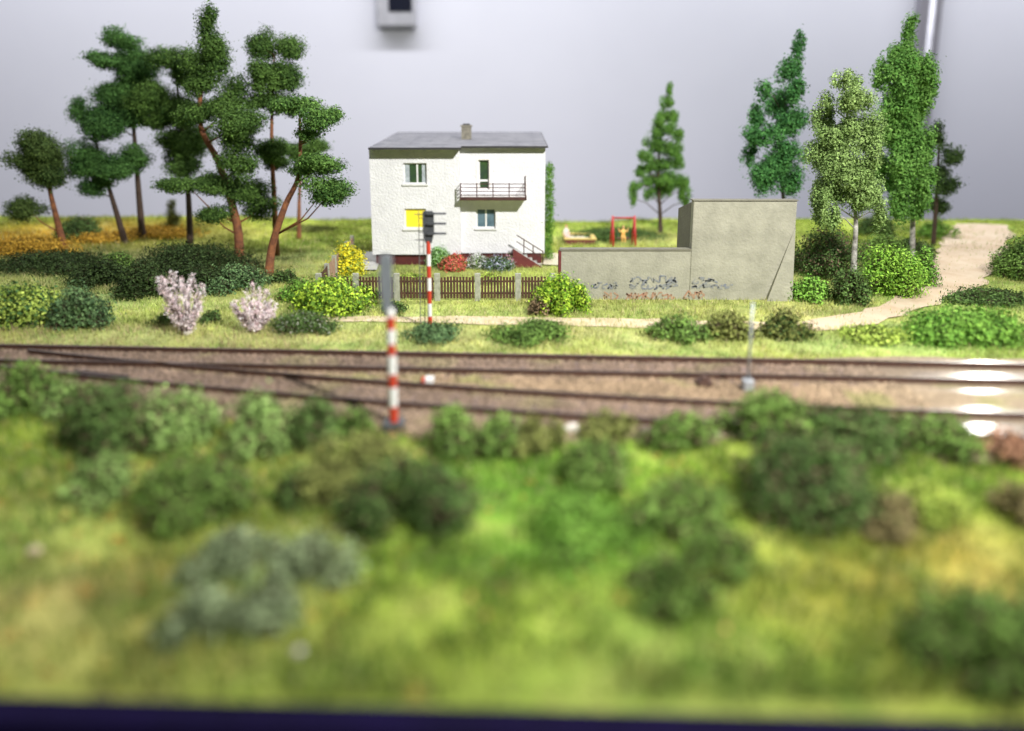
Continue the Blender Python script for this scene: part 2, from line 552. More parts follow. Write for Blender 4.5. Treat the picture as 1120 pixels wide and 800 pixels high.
# ballast bed
by0 = lambda x: float(f2(np.clip(x, -20, 20))) - 2.3 + .8 * min(max((x + 2) / 6, 0), 1)
by1 = lambda x: float(f1(x)) + 1.75
nxb, nyb = 500, 70
xb = np.linspace(XS0, XS1, nxb); tb = np.linspace(0, 1, nyb)
BX, BT = np.meshgrid(xb, tb)
lo = np.array([min(by0(x), by1(x) - 4.4) for x in xb]) + (vnoise(xb, xb * 0, .9, 61) - .5) * .7
hi = np.array([by1(x) for x in xb]) + (vnoise(xb, xb * 0, .9, 63) - .5) * .25
BY = lo[None, :] + (hi - lo)[None, :] * BT
edge = np.clip(np.minimum((BY - lo[None, :]), (hi[None, :] - BY)) / .8, 0, 1)
BZ = -.02 + .19 * edge ** .7 + (vnoise(BX.ravel(), BY.ravel(), .16, 65) - .5).reshape(BX.shape) * .05 * np.clip((13 - BX) / 4, 0, 1)
BZ = BZ + (np.where(BT > .03, .182, BZ) - BZ) * np.clip((BX - 10) / 3, 0, 1)
V = np.stack([BX.ravel(), BY.ravel(), BZ.ravel()], 1)
i = np.arange((nyb - 1) * (nxb - 1)); r_i = i // (nxb - 1) * nxb + i % (nxb - 1)
Fq = np.stack([r_i, r_i + 1, r_i + nxb + 1, r_i + nxb], 1)
def ballast_col(x, y):
    c = np.tile(np.array((.28, .205, .14)), (len(x), 1))
    d1 = np.abs(y - f1(x)); d2 = np.abs(y - f2(x))
    on = np.exp(-(np.minimum(d1, d2) / .95) ** 4)[:, None]
    c = c * (1 - on) + np.array((.21, .15, .11)) * on           # greyer pink between the rails
    mid = (np.clip(1 - on, 0, 1)[:, 0] * (y > f2(x)) * (y < f1(x)))[:, None]
    c = c * (1 - mid) + np.array((.30, .215, .135)) * mid          # ochre cess between the tracks
    r = np.clip((x - 9) / 7, 0, 1)[:, None] * .6
    c = c * (1 - r) + np.array((.42, .35, .24)) * r
    n = fbm(x, y, 1.2, 71)[:, None]
    c = c * (.7 + .6 * n)
    g_ = np.clip((fbm(x, y, 1.6, 75)[:, None] - .58) * 6, 0, 1) * .6 * (1 - on * .6)
    return c * (1 - g_) + np.array((.26, .27, .09)) * g_
me = np_mesh('railway_bed', V, Fq, M['ballast'], ballast_col(V[:, 0], V[:, 1]) * (1 + rng.normal(0, .12, (len(V), 1))), True)
vx, vy = V[:, 0], V[:, 1]
va = me.attributes.new('varnish', 'FLOAT', 'POINT')
gg = np.clip((vx - 10.5) / 4, 0, 1) * np.clip((1.6 - np.minimum(np.abs(vy - f1(vx)), np.abs(vy - f2(vx)))) * 2, 0, 1)
va.data.foreach_set('value', gg.astype(np.float32))
tag(link('railway_bed', me), kind='structure')

# loose stones
def stones(n):
    x = rng.uniform(-24, 12, n)
    a_ = np.array([min(by0(q), by1(q) - 4.4) for q in x]); b_ = np.array([by1(q) for q in x])
    y = a_ + (b_ - a_) * rng.uniform(-.02, 1.02, n)
    e = np.clip(np.minimum(y - a_, b_ - y) / .8, 0, 1)
    z = -.02 + .19 * e ** .7 + .015
    s = rng.uniform(.025, .06, n)
    base = np.array([(1, 0, 0), (-1, 0, 0), (0, 1, 0), (0, -1, 0), (0, 0, 1), (0, 0, -1)], dtype=float)
    j = rng.uniform(.6, 1.3, (n, 6, 1))
    ang = rng.uniform(0, 6.28, n)
    ca, sa = np.cos(ang)[:, None], np.sin(ang)[:, None]
    P = base[None] * j * s[:, None, None]
    Q = P.copy()
    Q[:, :, 0] = P[:, :, 0] * ca - P[:, :, 1] * sa; Q[:, :, 1] = P[:, :, 0] * sa + P[:, :, 1] * ca
    Q += np.stack([x, y, z], 1)[:, None, :]
    fb = np.array([(0, 2, 4), (2, 1, 4), (1, 3, 4), (3, 0, 4)])
    Fq_ = (np.arange(n)[:, None, None] * 6 + fb[None]).reshape(-1, 3)
    c = ballast_col(x, y) * rng.uniform(.45, 1.7, (n, 1))
    c = np.repeat(c, 6, axis=0)
    return np_mesh('ballast_stones', Q.reshape(-1, 3), Fq_, M['ballast'], c)
so = link('ballast_stones', stones(42000))
tag(so, 'loose pinkish brown ballast stones strewn over the track bed', 'ballast', kind='stuff')

def offset_line(f, off, x0, x1, step=.5, z=.3):
    out = []
    x = x0
    df = np.polyder(f)
    while x <= x1 + 1e-6:
        sl = float(df(x)); L = math.hypot(1, sl)
        out.append(Vector((x - sl / L * off, float(f(x)) + off / L, z)))
        x += step
    return out
def rail(pts, parent, name='rail', top=True):
    m = MB()
    m.use('rail')
    prof = [(-.075, .0), (.075, .0), (.075, .03), (.02, .05), (.02, .12), (.04, .135), (.04, .17), (-.04, .17), (-.04, .135), (-.02, .12), (-.02, .05), (-.075, .03)]
    n = len(prof)
    vs_, fs_, mi = [], [], []
    for i_, p_ in enumerate(pts):
        d = (pts[min(i_ + 1, len(pts) - 1)] - pts[max(i_ - 1, 0)]).normalized()
        u = Vector((-d.y, d.x, 0))
        for a, b_ in prof: vs_.append((p_.x + u.x * a, p_.y + u.y * a, p_.z - .12 + b_))
    k = len(pts)
    side = [(i_ * n + j, i_ * n + (j + 1) % n, (i_ + 1) * n + (j + 1) % n, (i_ + 1) * n + j) for i_ in range(k - 1) for j in range(n) if j != 6]
    topf = [(i_ * n + 6, i_ * n + 7, (i_ + 1) * n + 7, (i_ + 1) * n + 6) for i_ in range(k - 1)]
    m.add(vs_, side + [tuple(range(n)), tuple(range((k - 1) * n, k * n))])
    m.use('rail_top')
    m.add(vs_, topf)
    return m.build(name, parent)
sl_me = None
def track(f, label, xa, xb_, blades):
    t_ = thing('railway_track', label, 'railway track', (0, float(f(0)), .12), 'railway tracks of the turnout')
    for off in blades['rails']:
        rail(offset_line(f, off[0], off[1], off[2]), t_)
    global sl_me
    if sl_me is None:
        sl_me = MB().use('sleeper').box(-.13, .13, -1.22, 1.22, -.07, .05).mesh('sleeper')
    df = np.polyder(f)
    n = 0
    x = xa
    while x < xb_ and n < 98:
        o = bpy.data.objects.new('sleeper', sl_me)
        COL.objects.link(o); o.parent = t_
        o.location = (x, float(f(x)) - t_.location.y, .122 - t_.location.z)
        o.rotation_euler = (0, 0, math.atan(float(df(x))) + random.uniform(-.02, .02))
        x += .6 if xa < -20 else .6
        n += 1
    return t_
G2 = .755
track(f1, 'straight rear railway track nearest the house, brown rails on weathered sleepers', -26, 26,
      {'rails': [(G2, XS0, XS1), (-G2, -21.5, XS1)]})
track(f2, 'front railway track nearest the camera, branching off the rear one at the left turnout', -12.5, 26,
      {'rails': [(-G2, -24, XS1), (G2, -17.0, XS1)]})
# check rail
gr = thing('check_rail', 'short dark check rail beside the turnout at the left of the tracks', 'check rail', tuple(at(120, 405)))
rail(offset_line(f2, -G2 + .22, at(105, 405).x, at(170, 412).x), gr, 'guard_rail')

# ------------------------------------------------------------------ foliage generators
def leaves(C, R, n, size, cd, cl, mode='leaf', shell=(.55, 1.05), up=0.0):
    """leaf quads in ellipsoids. C (k,3), R (k,3), n total. returns V,F,col"""
    C = np.asarray(C, float); R = np.asarray(R, float)
    area = (R[:, 0] * R[:, 2] + R[:, 1] * R[:, 2] + R[:, 0] * R[:, 1])
    idx = rng.choice(len(C), n, p=area / area.sum())
    d = rng.normal(0, 1, (n, 3)); d /= np.linalg.norm(d, axis=1)[:, None]
    rad = rng.uniform(shell[0] ** 2, shell[1] ** 2, n) ** .5
    # lumpy surface
    lump = 1 + .22 * np.sin(d[:, 0] * 7 + idx * 1.7) * np.sin(d[:, 1] * 6 + idx * 2.3) + .14 * np.sin(d[:, 2] * 9 + idx)
    lump *= np.where(rng.random(n) < .15, rng.uniform(1.05, 1.42, n), 1)
    P = C[idx] + d * R[idx] * (rad * lump)[:, None]
    P += rng.normal(0, size * .5, (n, 3))
    # leaf orientation loosely outward
    nrm = d * 1.25 + rng.normal(0, .5, (n, 3)); nrm[:, 2] += up
    nrm /= np.linalg.norm(nrm, axis=1)[:, None]
    t = np.cross(nrm, rng.normal(0, 1, (n, 3))); t /= np.linalg.norm(t, axis=1)[:, None] + 1e-9
    s = np.cross(nrm, t)
    L = size * rng.uniform(.55, 1.35, n)
    W = L * (.55 if mode == 'leaf' else .16)
    if mode == 'needle': L = L * 1.5
    a = P - t * L[:, None] * .5; c = P + t * L[:, None] * .5
    b1 = P + s * W[:, None] * .5 + nrm * (L * .08)[:, None]; d1 = P - s * W[:, None] * .5 + nrm * (L * .08)[:, None]
    Vv = np.stack([a, b1, c, d1], 1).reshape(-1, 3)
    Ff = np.arange(n * 4).reshape(n, 4)
    k = np.clip(rng.beta(1.2, 1.5, n) * .65 + .40 * rng.random(len(C))[idx] - .03, 0, 1)[:, None]
    col = np.array(cd) * (1 - k) + np.array(cl) * k
    col *= rng.uniform(.75, 1.25, (n, 1))
    return Vv, Ff, np.repeat(col, 4, 0)

def merge(parts):
    Vs, Fs, Cs, k = [], [], [], 0
    for v, f, c in parts:
        Vs.append(v); Fs.append(f + k); Cs.append(c); k += len(v)
    return np.concatenate(Vs), np.concatenate(Fs), np.concatenate(Cs)

GREENS = {
    'dark': ((.018, .04, .014), (.10, .17, .045)),
    'mid': ((.03, .07, .018), (.17, .28, .06)),
    'leafy': ((.04, .09, .02), (.27, .40, .12)),
    'lime': ((.14, .28, .02), (.42, .56, .06)),
    'bright': ((.05, .16, .02), (.20, .36, .06)),
    'sage': ((.06, .09, .04), (.30, .37, .20)),
    'olive': ((.06, .08, .02), (.22, .24, .07)),
    'brown': ((.07, .05, .03), (.22, .16, .09)),
    'yellowgreen': ((.12, .22, .03), (.40, .48, .10)),
    'bluegreen': ((.03, .07, .032), (.14, .23, .09)),
    'ochre': ((.30, .17, .02), (.60, .38, .06)),
    'reddish': ((.18, .09, .06), (.36, .20, .12)),
    'olivebrown': ((.05, .05, .02), (.24, .20, .09)),
    'shade': ((.012, .024, .01), (.05, .08, .025)),  # crown shade below the pines put into this near-black leaf colour
    'fresh': ((.10, .26, .03), (.26, .42, .06)),
}

def bush(label, cat, px, py, wpx, hpx, col='mid', leaf=.11, dens=1.0, group=None, name='bush', mode='leaf', lumps=None, deep=.85, second=None, cap=9000, hs=1.0, boost=1.0):
    hpx = hpx * hs
    base = at(px, py)
    s = mpp(base.y)
    W, Hh = wpx * s, hpx * s * 1.02
    D = W * deep
    cy = base.y + D * .45
    z0 = gz(base.x, cy)
    W = W * cy / base.y
    cx = base.x * cy / base.y
    Hh = Hh * cy / base.y - (cy - base.y) * .10
    Hh = max(Hh, hpx * s * .7)
    n_l = lumps or max(8, int(9 + W * 3.0))
    leaf = leaf * 1.25
    Cn, Rn = [], []
    for q in range(n_l):
        a = rng.uniform(0, 6.28); rr = rng.uniform(0, .85) ** .7
        x, y = math.cos(a) * rr * W * .5, math.sin(a) * rr * D * .5
        rx = W * rng.uniform(.13, .26)
        rz = min(Hh * rng.uniform(.16, .32), rx * 1.5)
        top = Hh * (1 - .55 * rr ** 1.5) * rng.uniform(.8, 1.04)
        Cn.append((cx + x, cy + y, z0 + max(top - rz, rz * .6))); Rn.append((rx, rx * .9, rz))
        Cn.append((cx + x * 1.1, cy + y * 1.1, z0 + max(top - rz, rz * .6) * .45)); Rn.append((rx * 1.02, rx * .95, max(rz, Hh * .3)))
    R_ = np.array(Rn)
    ar = (4 * math.pi * ((R_[:, 0] * R_[:, 2]) ** 1.0)).sum()
    n = int(min(cap, max(500, ar / (leaf * leaf * .42) * .50 * dens)))
    cd, cl = GREENS[col]
    cl = tuple(q * 1.7 * boost for q in cl); cd = tuple(q / boost for q in cd)
    parts = [leaves(Cn, Rn, n, leaf, cd, cl, mode, up=.3)]
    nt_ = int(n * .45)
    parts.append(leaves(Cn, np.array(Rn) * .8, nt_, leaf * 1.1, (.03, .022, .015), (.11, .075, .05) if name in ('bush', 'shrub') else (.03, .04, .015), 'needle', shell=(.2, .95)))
    if second:
        sc, frac = second
        parts.append(leaves(Cn, np.array(Rn) * 1.05, int(n * frac), leaf * 1.1, *sc, mode='leaf', shell=(.85, 1.1)))
    # brown inner twigs, with shade between the leaves put into their dark colour
    Vv, Ff, Cc = merge(parts)
    Vv[:, 2] = np.maximum(Vv[:, 2], z0 - .02)
    o = link(name, np_mesh(name, Vv - np.array((cx, cy, z0)), Ff, M['foliage'], Cc))
    o.location = (cx, cy, z0)
    return tag(o, label, cat, group)

def trunk_mesh(path, r0, r1, mname, branches=(), n=9, sag=1):
    m = MB().use(mname)
    k = len(path)
    m.tube(path, [r0 + (r1 - r0) * i_ / (k - 1) for i_ in range(k)], n)
    for a, b_, ra in branches:
        a, b_ = Vector(a), Vector(b_)
        mid = a.lerp(b_, .55) + Vector((0, 0, (.12 if sag < 0 else -.10) * (b_ - a).length))
        m.tube([a, mid, b_], [ra, ra * .75, ra * .35], 6)
    return m

def smooth_path(pts, k=4):
    out = []
    P = [Vector(p_) for p_ in pts]
    for i_ in range(len(P) - 1):
        p0, p1, p2, p3 = P[max(i_ - 1, 0)], P[i_], P[i_ + 1], P[min(i_ + 2, len(P) - 1)]
        for j in range(k):
            t = j / k
            out.append(.5 * ((2 * p1) + (p2 - p0) * t + (2 * p0 - 5 * p1 + 4 * p2 - p3) * t * t + (3 * p1 - 3 * p2 + p3 - p0) * t ** 3))
    out.append(P[-1])
    return out

def tree(name, label, trunk_px, r0, clumps_px, col, bark='bark', Y=None, leaf=.16, dens=1.7, group=None, mode='leaf', spread=.9, cap=75000, rtop=.25, weep=False, fine=1.0, wide=1.0):
    b0 = at(*trunk_px[0])
    Y = Y or b0.y
    base = onY(trunk_px[0][0], trunk_px[0][1], Y)
    base.z = gz(base.x, Y) - .05
    t_ = thing(name, label, 'tree', base, group)
    path = [base] + [onY(a, b_, Y + random.uniform(-.15, .15)) for a, b_ in trunk_px[1:]]
    path = smooth_path(path)
    s = mpp(Y, 5)
    Cn, Rn, br = [], [], []
    for (cx, cy, rx, rz) in clumps_px:
        rx = rx * wide
        dy = rng.uniform(-spread, spread)
        c = onY(cx, cy, Y + dy - .35)
        Rm = (rx * s, max(rx, rz * .8) * s * .85, rz * s)
        # split every clump into a few sub clumps so that the outline is uneven
        k = max(4, int((rx * rz * s * s * 2.6 + 4) * fine))
        for q in range(k):
            d = rng.normal(0, 1, 3); d /= np.linalg.norm(d)
            f_ = rng.uniform(.25, .75) * fine ** .25
            sub = rng.uniform(.5, .78) / fine ** (.5 if weep else .15)
            Cn.append((c.x + d[0] * Rm[0] * f_, c.y + d[1] * Rm[1] * f_, c.z + d[2] * Rm[2] * f_))
            if weep: Rn.append((Rm[0] * sub * .75, Rm[1] * sub * .75, Rm[2] * sub * 1.15))
            else: Rn.append((Rm[0] * sub, Rm[1] * sub, Rm[2] * sub * .85))
        # branch from the trunk
        best = min(path, key=lambda p_: abs(p_.z - (c.z - .2 - abs(c.x - p_.x) * (.35 if weep else .7))))
        if (best - c).length > .5:
            br.append((best, c, max(.03, r0 * .2)))
    trunk_mesh(path, r0, r0 * (.12 if weep else rtop), bark, br, sag=-1 if weep else 1).build('trunk', t_, smooth=True)
    R_ = np.array(Rn)
    ar = (4 * math.pi * (R_[:, 0] * R_[:, 2])).sum()
    n = int(min(cap, ar / (leaf * leaf * .42) * .8 * dens))
    cd, cl = col if isinstance(col[0], tuple) else GREENS[col]
    Vv, Ff, Cc = leaves(Cn, Rn, n, leaf, cd, cl, mode, up=.35, shell=(.5, 1.1))
    link('crown', np_mesh('crown', Vv, Ff, M['foliage'], Cc), t_)
    return t_

# ------------------------------------------------------------------ house
hb = at(500, 289)
HY = hb.y                      # plane of the right-hand (recessed) wall
REC = .45                      # left section stands this much forward
LY = HY - REC
def P(px, py, Y=None):
    q = onY(px, py, Y if Y else HY)
    return q.x, q.z
house = thing('house', 'two-storey white plastered house with flat grey roof and small balcony', 'house', (P(500, 289)[0], HY, 0))
xl = P(405.5, 220, LY)[0]; xm = P(503, 220, LY)[0]; xr = P(596, 220)[0]
z_bot = P(500, 277)[1]
HB = HY + 8.6
z_topL = P(450, 162.5, LY - .9)[1] - .12
z_topR = z_topL + (REC + .35) * .05
z_back = P(500, 147.5, HB)[1]
slope = (z_back - z_topL) / (HB - (LY - .9))
def roof_z(y): return z_topL + .10 + (y - (LY - .9)) * slope
print('HOUSE', xl, xm, xr, HY, z_bot, z_topL, z_back, slope)

# walls, with true openings: built from boxes around the windows
def wall_with_holes(m, x0, x1, z0, z1, y0, y1, holes):
    """holes: (x0,x1,z0,z1); grid of boxes"""
    xs = sorted({x0, x1, *[h_[0] for h_ in holes], *[h_[1] for h_ in holes]})
    zs = sorted({z0, z1, *[h_[2] for h_ in holes], *[h_[3] for h_ in holes]})
    vs_, fs_ = [], []
    idx = {}
    def vid(x, y, z):
        k = (round(x, 5), round(y, 5), round(z, 5))
        if k not in idx: idx[k] = len(vs_); vs_.append(k)
        return idx[k]
    def solid(i_, j):
        if i_ < 0 or j < 0 or i_ >= len(xs) - 1 or j >= len(zs) - 1: return False
        cx, cz = (xs[i_] + xs[i_ + 1]) / 2, (zs[j] + zs[j + 1]) / 2
        return not any(h_[0] < cx < h_[1] and h_[2] < cz < h_[3] for h_ in holes)
    for i_ in range(len(xs) - 1):
        for j in range(len(zs) - 1):
            if not solid(i_, j): continue
            a, b_, c, d = xs[i_], xs[i_ + 1], zs[j], zs[j + 1]
            fs_.append((vid(a, y0, c), vid(b_, y0, c), vid(b_, y0, d), vid(a, y0, d)))
            fs_.append((vid(a, y1, d), vid(b_, y1, d), vid(b_, y1, c), vid(a, y1, c)))
            if not solid(i_ - 1, j): fs_.append((vid(a, y0, c), vid(a, y0, d), vid(a, y1, d), vid(a, y1, c)))
            if not solid(i_ + 1, j): fs_.append((vid(b_, y0, d), vid(b_, y0, c), vid(b_, y1, c), vid(b_, y1, d)))
            if not solid(i_, j - 1): fs_.append((vid(a, y0, c), vid(a, y1, c), vid(b_, y1, c), vid(b_, y0, c)))
            if not solid(i_, j + 1): fs_.append((vid(a, y0, d), vid(b_, y0, d), vid(b_, y1, d), vid(a, y1, d)))
    m.add(vs_, fs_)

def hole(pxa, pya, pxb, pyb, Y):
    a, b_ = P(pxa, pyb, Y), P(pxb, pya, Y)
    return (a[0], b_[0], a[1], b_[1])
hUL = hole(441.5, 178.5, 466.5, 201.5, LY)
hLL = hole(442.5, 228.5, 466, 250.5, LY)
hLR = hole(521, 228.5, 542, 250, HY)
hBD = hole(523.5, 175, 535, 207.5, HY)
m = MB().use('plaster')
wall_with_holes(m, xl, xm, z_bot, roof_z(LY) - .06, LY, LY + .4, [hUL, hLL])
m.box(xl, xl + .35, LY + .4, HB - .3, z_bot, roof_z(LY) - .06)
m.box(xm - .35, xm, LY + .4, HY + .4, z_bot, roof_z(LY) - .06)
w1 = m.build('wall', house)
m = MB().use('plaster')
wall_with_holes(m, xm + .002, xr, z_bot, roof_z(HY) - .06, HY, HY + .4, [hLR, hBD])
m.box(xr - .35, xr, HY + .4, HB - .3, z_bot, roof_z(HY) - .06)
m.box(xl, xr, HB - .3, HB, z_bot, roof_z(HB - .3) - .06)
m.build('wall', house)
MB().use('plinth').box(xl + .35, xm - .1, LY + .22, LY + .4, -.1, z_bot + .01).box(xm - .1, xr - .15, HY + .12, HY + .4, -.1, z_bot + .01)\
    .box(xl + .15, xl + .35, LY + .22, HB - .15, -.1, z_bot + .01).box(xr - .35, xr - .15, HY + .4, HB - .15, -.1, z_bot + .01).box(xl + .15, xr - .15, HB - .3, HB - .12, -.1, z_bot + .01).build('plinth', house)
# roof: two sheets stepping with the plan
def roof_poly(x0, x1, y0, y1, zt=.1):
    vs_ = [(x0, y0, roof_z(y0) - .05), (x1, y0, roof_z(y0) - .05), (x1, y1, roof_z(y1) - .05), (x0, y1, roof_z(y1) - .05)]
    return vs_ + [(x, y, z + zt) for x, y, z in vs_]
BF = [(0, 3, 2, 1), (4, 5, 6, 7), (0, 1, 5, 4), (1, 2, 6, 5), (2, 3, 7, 6), (3, 0, 4, 7)]
yl, yr = LY - .85, HY - .5
xrl = P(402.5, 162, yl)[0]; xrm = P(503.5, 162, yl)[0]; xrr = P(599.5, 159, yr)[0]
m = MB().use('roof_edge')
m.add(roof_poly(xrl, xrm, yl, HB + .3, .09), BF).add(roof_poly(xrm + .002, xrr, yr, HB + .3, .09), BF)
rf = m.build('roof', house)
m = MB().use('roof')
m.add([(x, y, z + .093) for x, y, z in roof_poly(xrl + .05, xrm, yl + .05, HB + .25, .02)], BF).add([(x, y, z + .093) for x, y, z in roof_poly(xrm + .002, xrr - .05, yr + .05, HB + .25, .02)], BF)
# felt seams
for q in np.arange(xrl + .9, xrr - .2, 1.0):
    if abs(q - xrm) > .1:
        yy = yl + .06 if q < xrm else yr + .06
        m.add([(x, y, z + .11) for x, y, z in roof_poly(q, q + .05, yy, HB + .2, .015)], BF)
m.build('roofing_felt', rf)
# chimney
cyy = HY + 3.4
cx0, cz0 = P(504.8, 154.5, cyy); cx1, cz1 = P(515, 136.5, cyy)
ch = MB().use('brick').box(cx0, cx1, cyy, cyy + .6, roof_z(cyy) - .1, cz1 - .12).build('chimney', rf)
m = MB().use('brick').box(cx0 - .06, cx1 + .06, cyy - .06, cyy + .66, cz1 - .12, cz1 - .03)
m.use('roof_edge').box(cx0 + .08, cx1 - .08, cyy + .1, cyy + .5, cz1 - .03, cz1 + .05)
m.build('chimney_cap', ch)

def window(h_, Y, glassmat, mull=.55, curtain=None, fill=None, lab=None, door=False):
    x0, x1, z0, z1 = h_
    yf = Y + .16
    m_ = MB().use('frame')
    fw = .07
    m_.box(x0, x0 + fw, yf, yf + .06, z0, z1).box(x1 - fw, x1, yf, yf + .06, z0, z1)
    m_.box(x0 + fw, x1 - fw, yf, yf + .06, z0, z0 + fw).box(x0 + fw, x1 - fw, yf, yf + .06, z1 - fw, z1)
    xm_ = x0 + (x1 - x0) * mull
    if not door: m_.box(xm_ - .045, xm_ + .045, yf - .005, yf + .055, z0 + fw, z1 - fw)
    else: m_.box(x0 + fw, x1 - fw, yf - .005, yf + .055, z0 + (z1 - z0) * .26, z0 + (z1 - z0) * .33)
    fr = m_.build('balcony_door' if door else 'window', house)
    if lab: fr['label'] = lab
    MB().use(glassmat).box(x0 + .01, x1 - .01, yf + .03, yf + .045, z0 + .01, z1 - .01).build('pane', fr)
    if curtain:
        for (a, b_) in ((0.04, .25), (.78, .95)):
            c_ = MB().use(curtain)
            xs_ = np.linspace(x0 + (x1 - x0) * a, x0 + (x1 - x0) * b_, 9)
            vs_ = [(x, yf + .02 + (.012 if i_ % 2 else 0) - .006, z) for i_, x in enumerate(xs_) for z in (z0 + .05, z1 - .03)]
            c_.add(vs_, [(2 * i_, 2 * i_ + 2, 2 * i_ + 3, 2 * i_ + 1) for i_ in range(8)])
            c_.build('curtain', fr)
    if not door:
        MB().use('frame').box(x0 - .08, x1 + .08, Y - .10, Y + .16, z0 - .08, z0 - .003).build('sill', fr)
    return fr
window(hUL, LY, 'glass', .58, 'curtain', lab='upper window with grey curtains and dark panes')
window(hLL, LY, 'yellow_curtain', 1.2, lab='lower window filled by a bright yellow curtain')
window(hLR, HY, 'glass_blue', .5, lab='lower window with blue-grey panes and white centre bar')
window(hBD, HY, 'glass', door=True)
# white surround of the balcony door
x0, x1, z0, z1 = hBD
MB().use('plaster_in').box(x0 - .12, x0, HY - .03, HY + .1, z0, z1 + .1).box(x1, x1 + .12, HY - .03, HY + .1, z0, z1 + .1).box(x0, x1, HY - .03, HY + .1, z1, z1 + .1).build('door_surround', house)

# balcony
BYF = HY - 1.05
bx0, bz0 = P(503.5, 219.5, BYF); bx1, bz1 = P(575, 216, BYF)
bal = MB().use('plaster_in').box(bx0, bx1, BYF, HY, bz0 - .02, bz1 - .04).build('balcony', house)
m = MB().use('rail_paint')
m.box(bx0 - .02, bx1 + .02, BYF - .05, BYF - .002, bz1 - .16, bz1 + .01)
m.box(bx1 + .002, bx1 + .05, BYF - .05, HY - .002, bz1 - .16, bz1 + .01)
m.build('balcony_edge', bal)
m = MB().use('rail_paint')
zt = P(540, 201.5, BYF)[1]
zr = [bz1 + .12 + (zt - bz1 - .12) * t_ for t_ in (0, .33, .67, 1)]
for q in range(5):
    x = bx0 + .02 + (bx1 - bx0 - .04) * q / 4
    m.box(x - .028, x + .028, BYF - .02, BYF + .03, bz1 - .04, zt + .05)
m.box(bx1 - .03, bx1 + .02, HY - .08, HY - .03, bz1 - .04, zt + .35)
for z in zr:
    m.box(bx0, bx1, BYF - .012, BYF + .018, z - .02, z + .02)
    m.box(bx1 - .025, bx1 + .005, BYF + .03, HY - .03, z - .018, z + .018)
    m.box(bx0 + .005, bx0 + .035, BYF + .03, LY - .01, z - .018, z + .018)
m.build('railing', bal)

# stairs at the right corner
SY = HY - 1.0
st = None
sx0, sz0 = P(561, 272.5, SY); sx1, sz1 = P(593, 291, SY)
m = MB().use('redbrown')
m.prism([(sx0, -.05), (sx1, -.05), (sx1, .02), (sx0, sz0)], SY, SY + .1)
st = m.build('stair', house)
m = MB().use('pave')
ns = 6
for q in range(ns):
    xa_ = sx0 + (sx1 - sx0) * q / ns; xb2 = sx0 + (sx1 - sx0) * (q + 1) / ns
    zz = sz0 * (1 - (q + .9) / ns)
    m.box(xa_, xb2, SY + .1, HY + .1, -.05, max(zz, .03))
m.build('steps', st)
m = MB().use('rail_paint')
ra, rb = P(565, 257.5, SY), P(594, 275.5, SY)
ra2, rb2 = P(565, 264.5, SY), P(594, 283, SY)
m.bar((ra[0], SY + .05, ra[1]), (rb[0], SY + .05, rb[1]), .05)
m.bar((ra2[0], SY + .05, ra2[1]), (rb2[0], SY + .05, rb2[1]), .04)
for px_, yb in ((573, 279), (583, 284.5), (593.7, 290)):
    t0 = (px_ - 565) / 29
    xx, zz = P(px_, yb, SY)
    m.box(xx - .028, xx + .028, SY + .02, SY + .08, max(zz, -.03), ra[1] + (rb[1] - ra[1]) * t0)
m.build('handrail', st)

# ------------------------------------------------------------------ fence
def fence():
    c_ = at(352, 317); e_ = at(602, 329)
    t_ = thing('picket_fence', 'dark brown picket fence with grey concrete posts around the front garden', 'fence', (c_.x, c_.y, 0))
    posts = [at(349, 316), at(390, 327.5), at(434.5, 328.5), at(478.5, 329), at(522.5, 329), at(566.5, 329.5), at(604, 330)]
    Yf = posts[3].y
    posts = [Vector((q.x * Yf / q.y, Yf, 0)) for q in posts]
    hp = 1.27
    for q in posts:
        MB().use('post').box(q.x - .13, q.x + .13, Yf - .1, Yf + .1, -.05, hp).build('post', t_, bevel=.02)
    def panel(a, b_, mname, h0=.12, h1=1.12, gap=.14):
        d = b_ - a; L = d.length; d.normalize(); nrm = Vector((d.y, -d.x, 0))
        m_ = MB().use(mname)
        for zr_ in (.35, .9): m_.bar(a + Vector((0, 0, zr_)), b_ + Vector((0, 0, zr_)), .05, .08)
        k = int(L / gap)
        for j in range(k):
            q = a + d * (L * (j + .5) / k) + nrm * .045
            tp = h1 + random.uniform(-.03, .03)
            vs_ = []
            for s_ in (-.05, .05):
                for o_ in (-.015, .015):
                    p_ = q + d * s_ + nrm * o_
                    vs_ += [(p_.x, p_.y, h0), (p_.x, p_.y, tp)]
            m_.add(vs_, [(0, 1, 3, 2), (4, 6, 7, 5), (0, 4, 5, 1), (2, 3, 7, 6), (0, 2, 6, 4), (1, 5, 7, 3)])
        m_.build('picket_panel', t_)
    for i_ in range(len(posts) - 1):
        panel(posts[i_] + Vector((.14, 0, 0)), posts[i_ + 1] - Vector((.14, 0, 0)), 'wood')
    # side run going back
    A = posts[0].copy(); B_ = at(386, 281.5)
    n_ = 5
    for j in range(n_):
        a = A.lerp(B_, j / n_); b_ = A.lerp(B_, (j + 1) / n_)
        panel(a + (b_ - a) * .05, b_ - (b_ - a) * .05, 'wood_pale' if j > 0 else 'wood', .1, 1.2)
        MB().use('post').box(b_.x - .1, b_.x + .1, b_.y - .1, b_.y + .1, -.05, 1.3).build('post', t_)
fence()

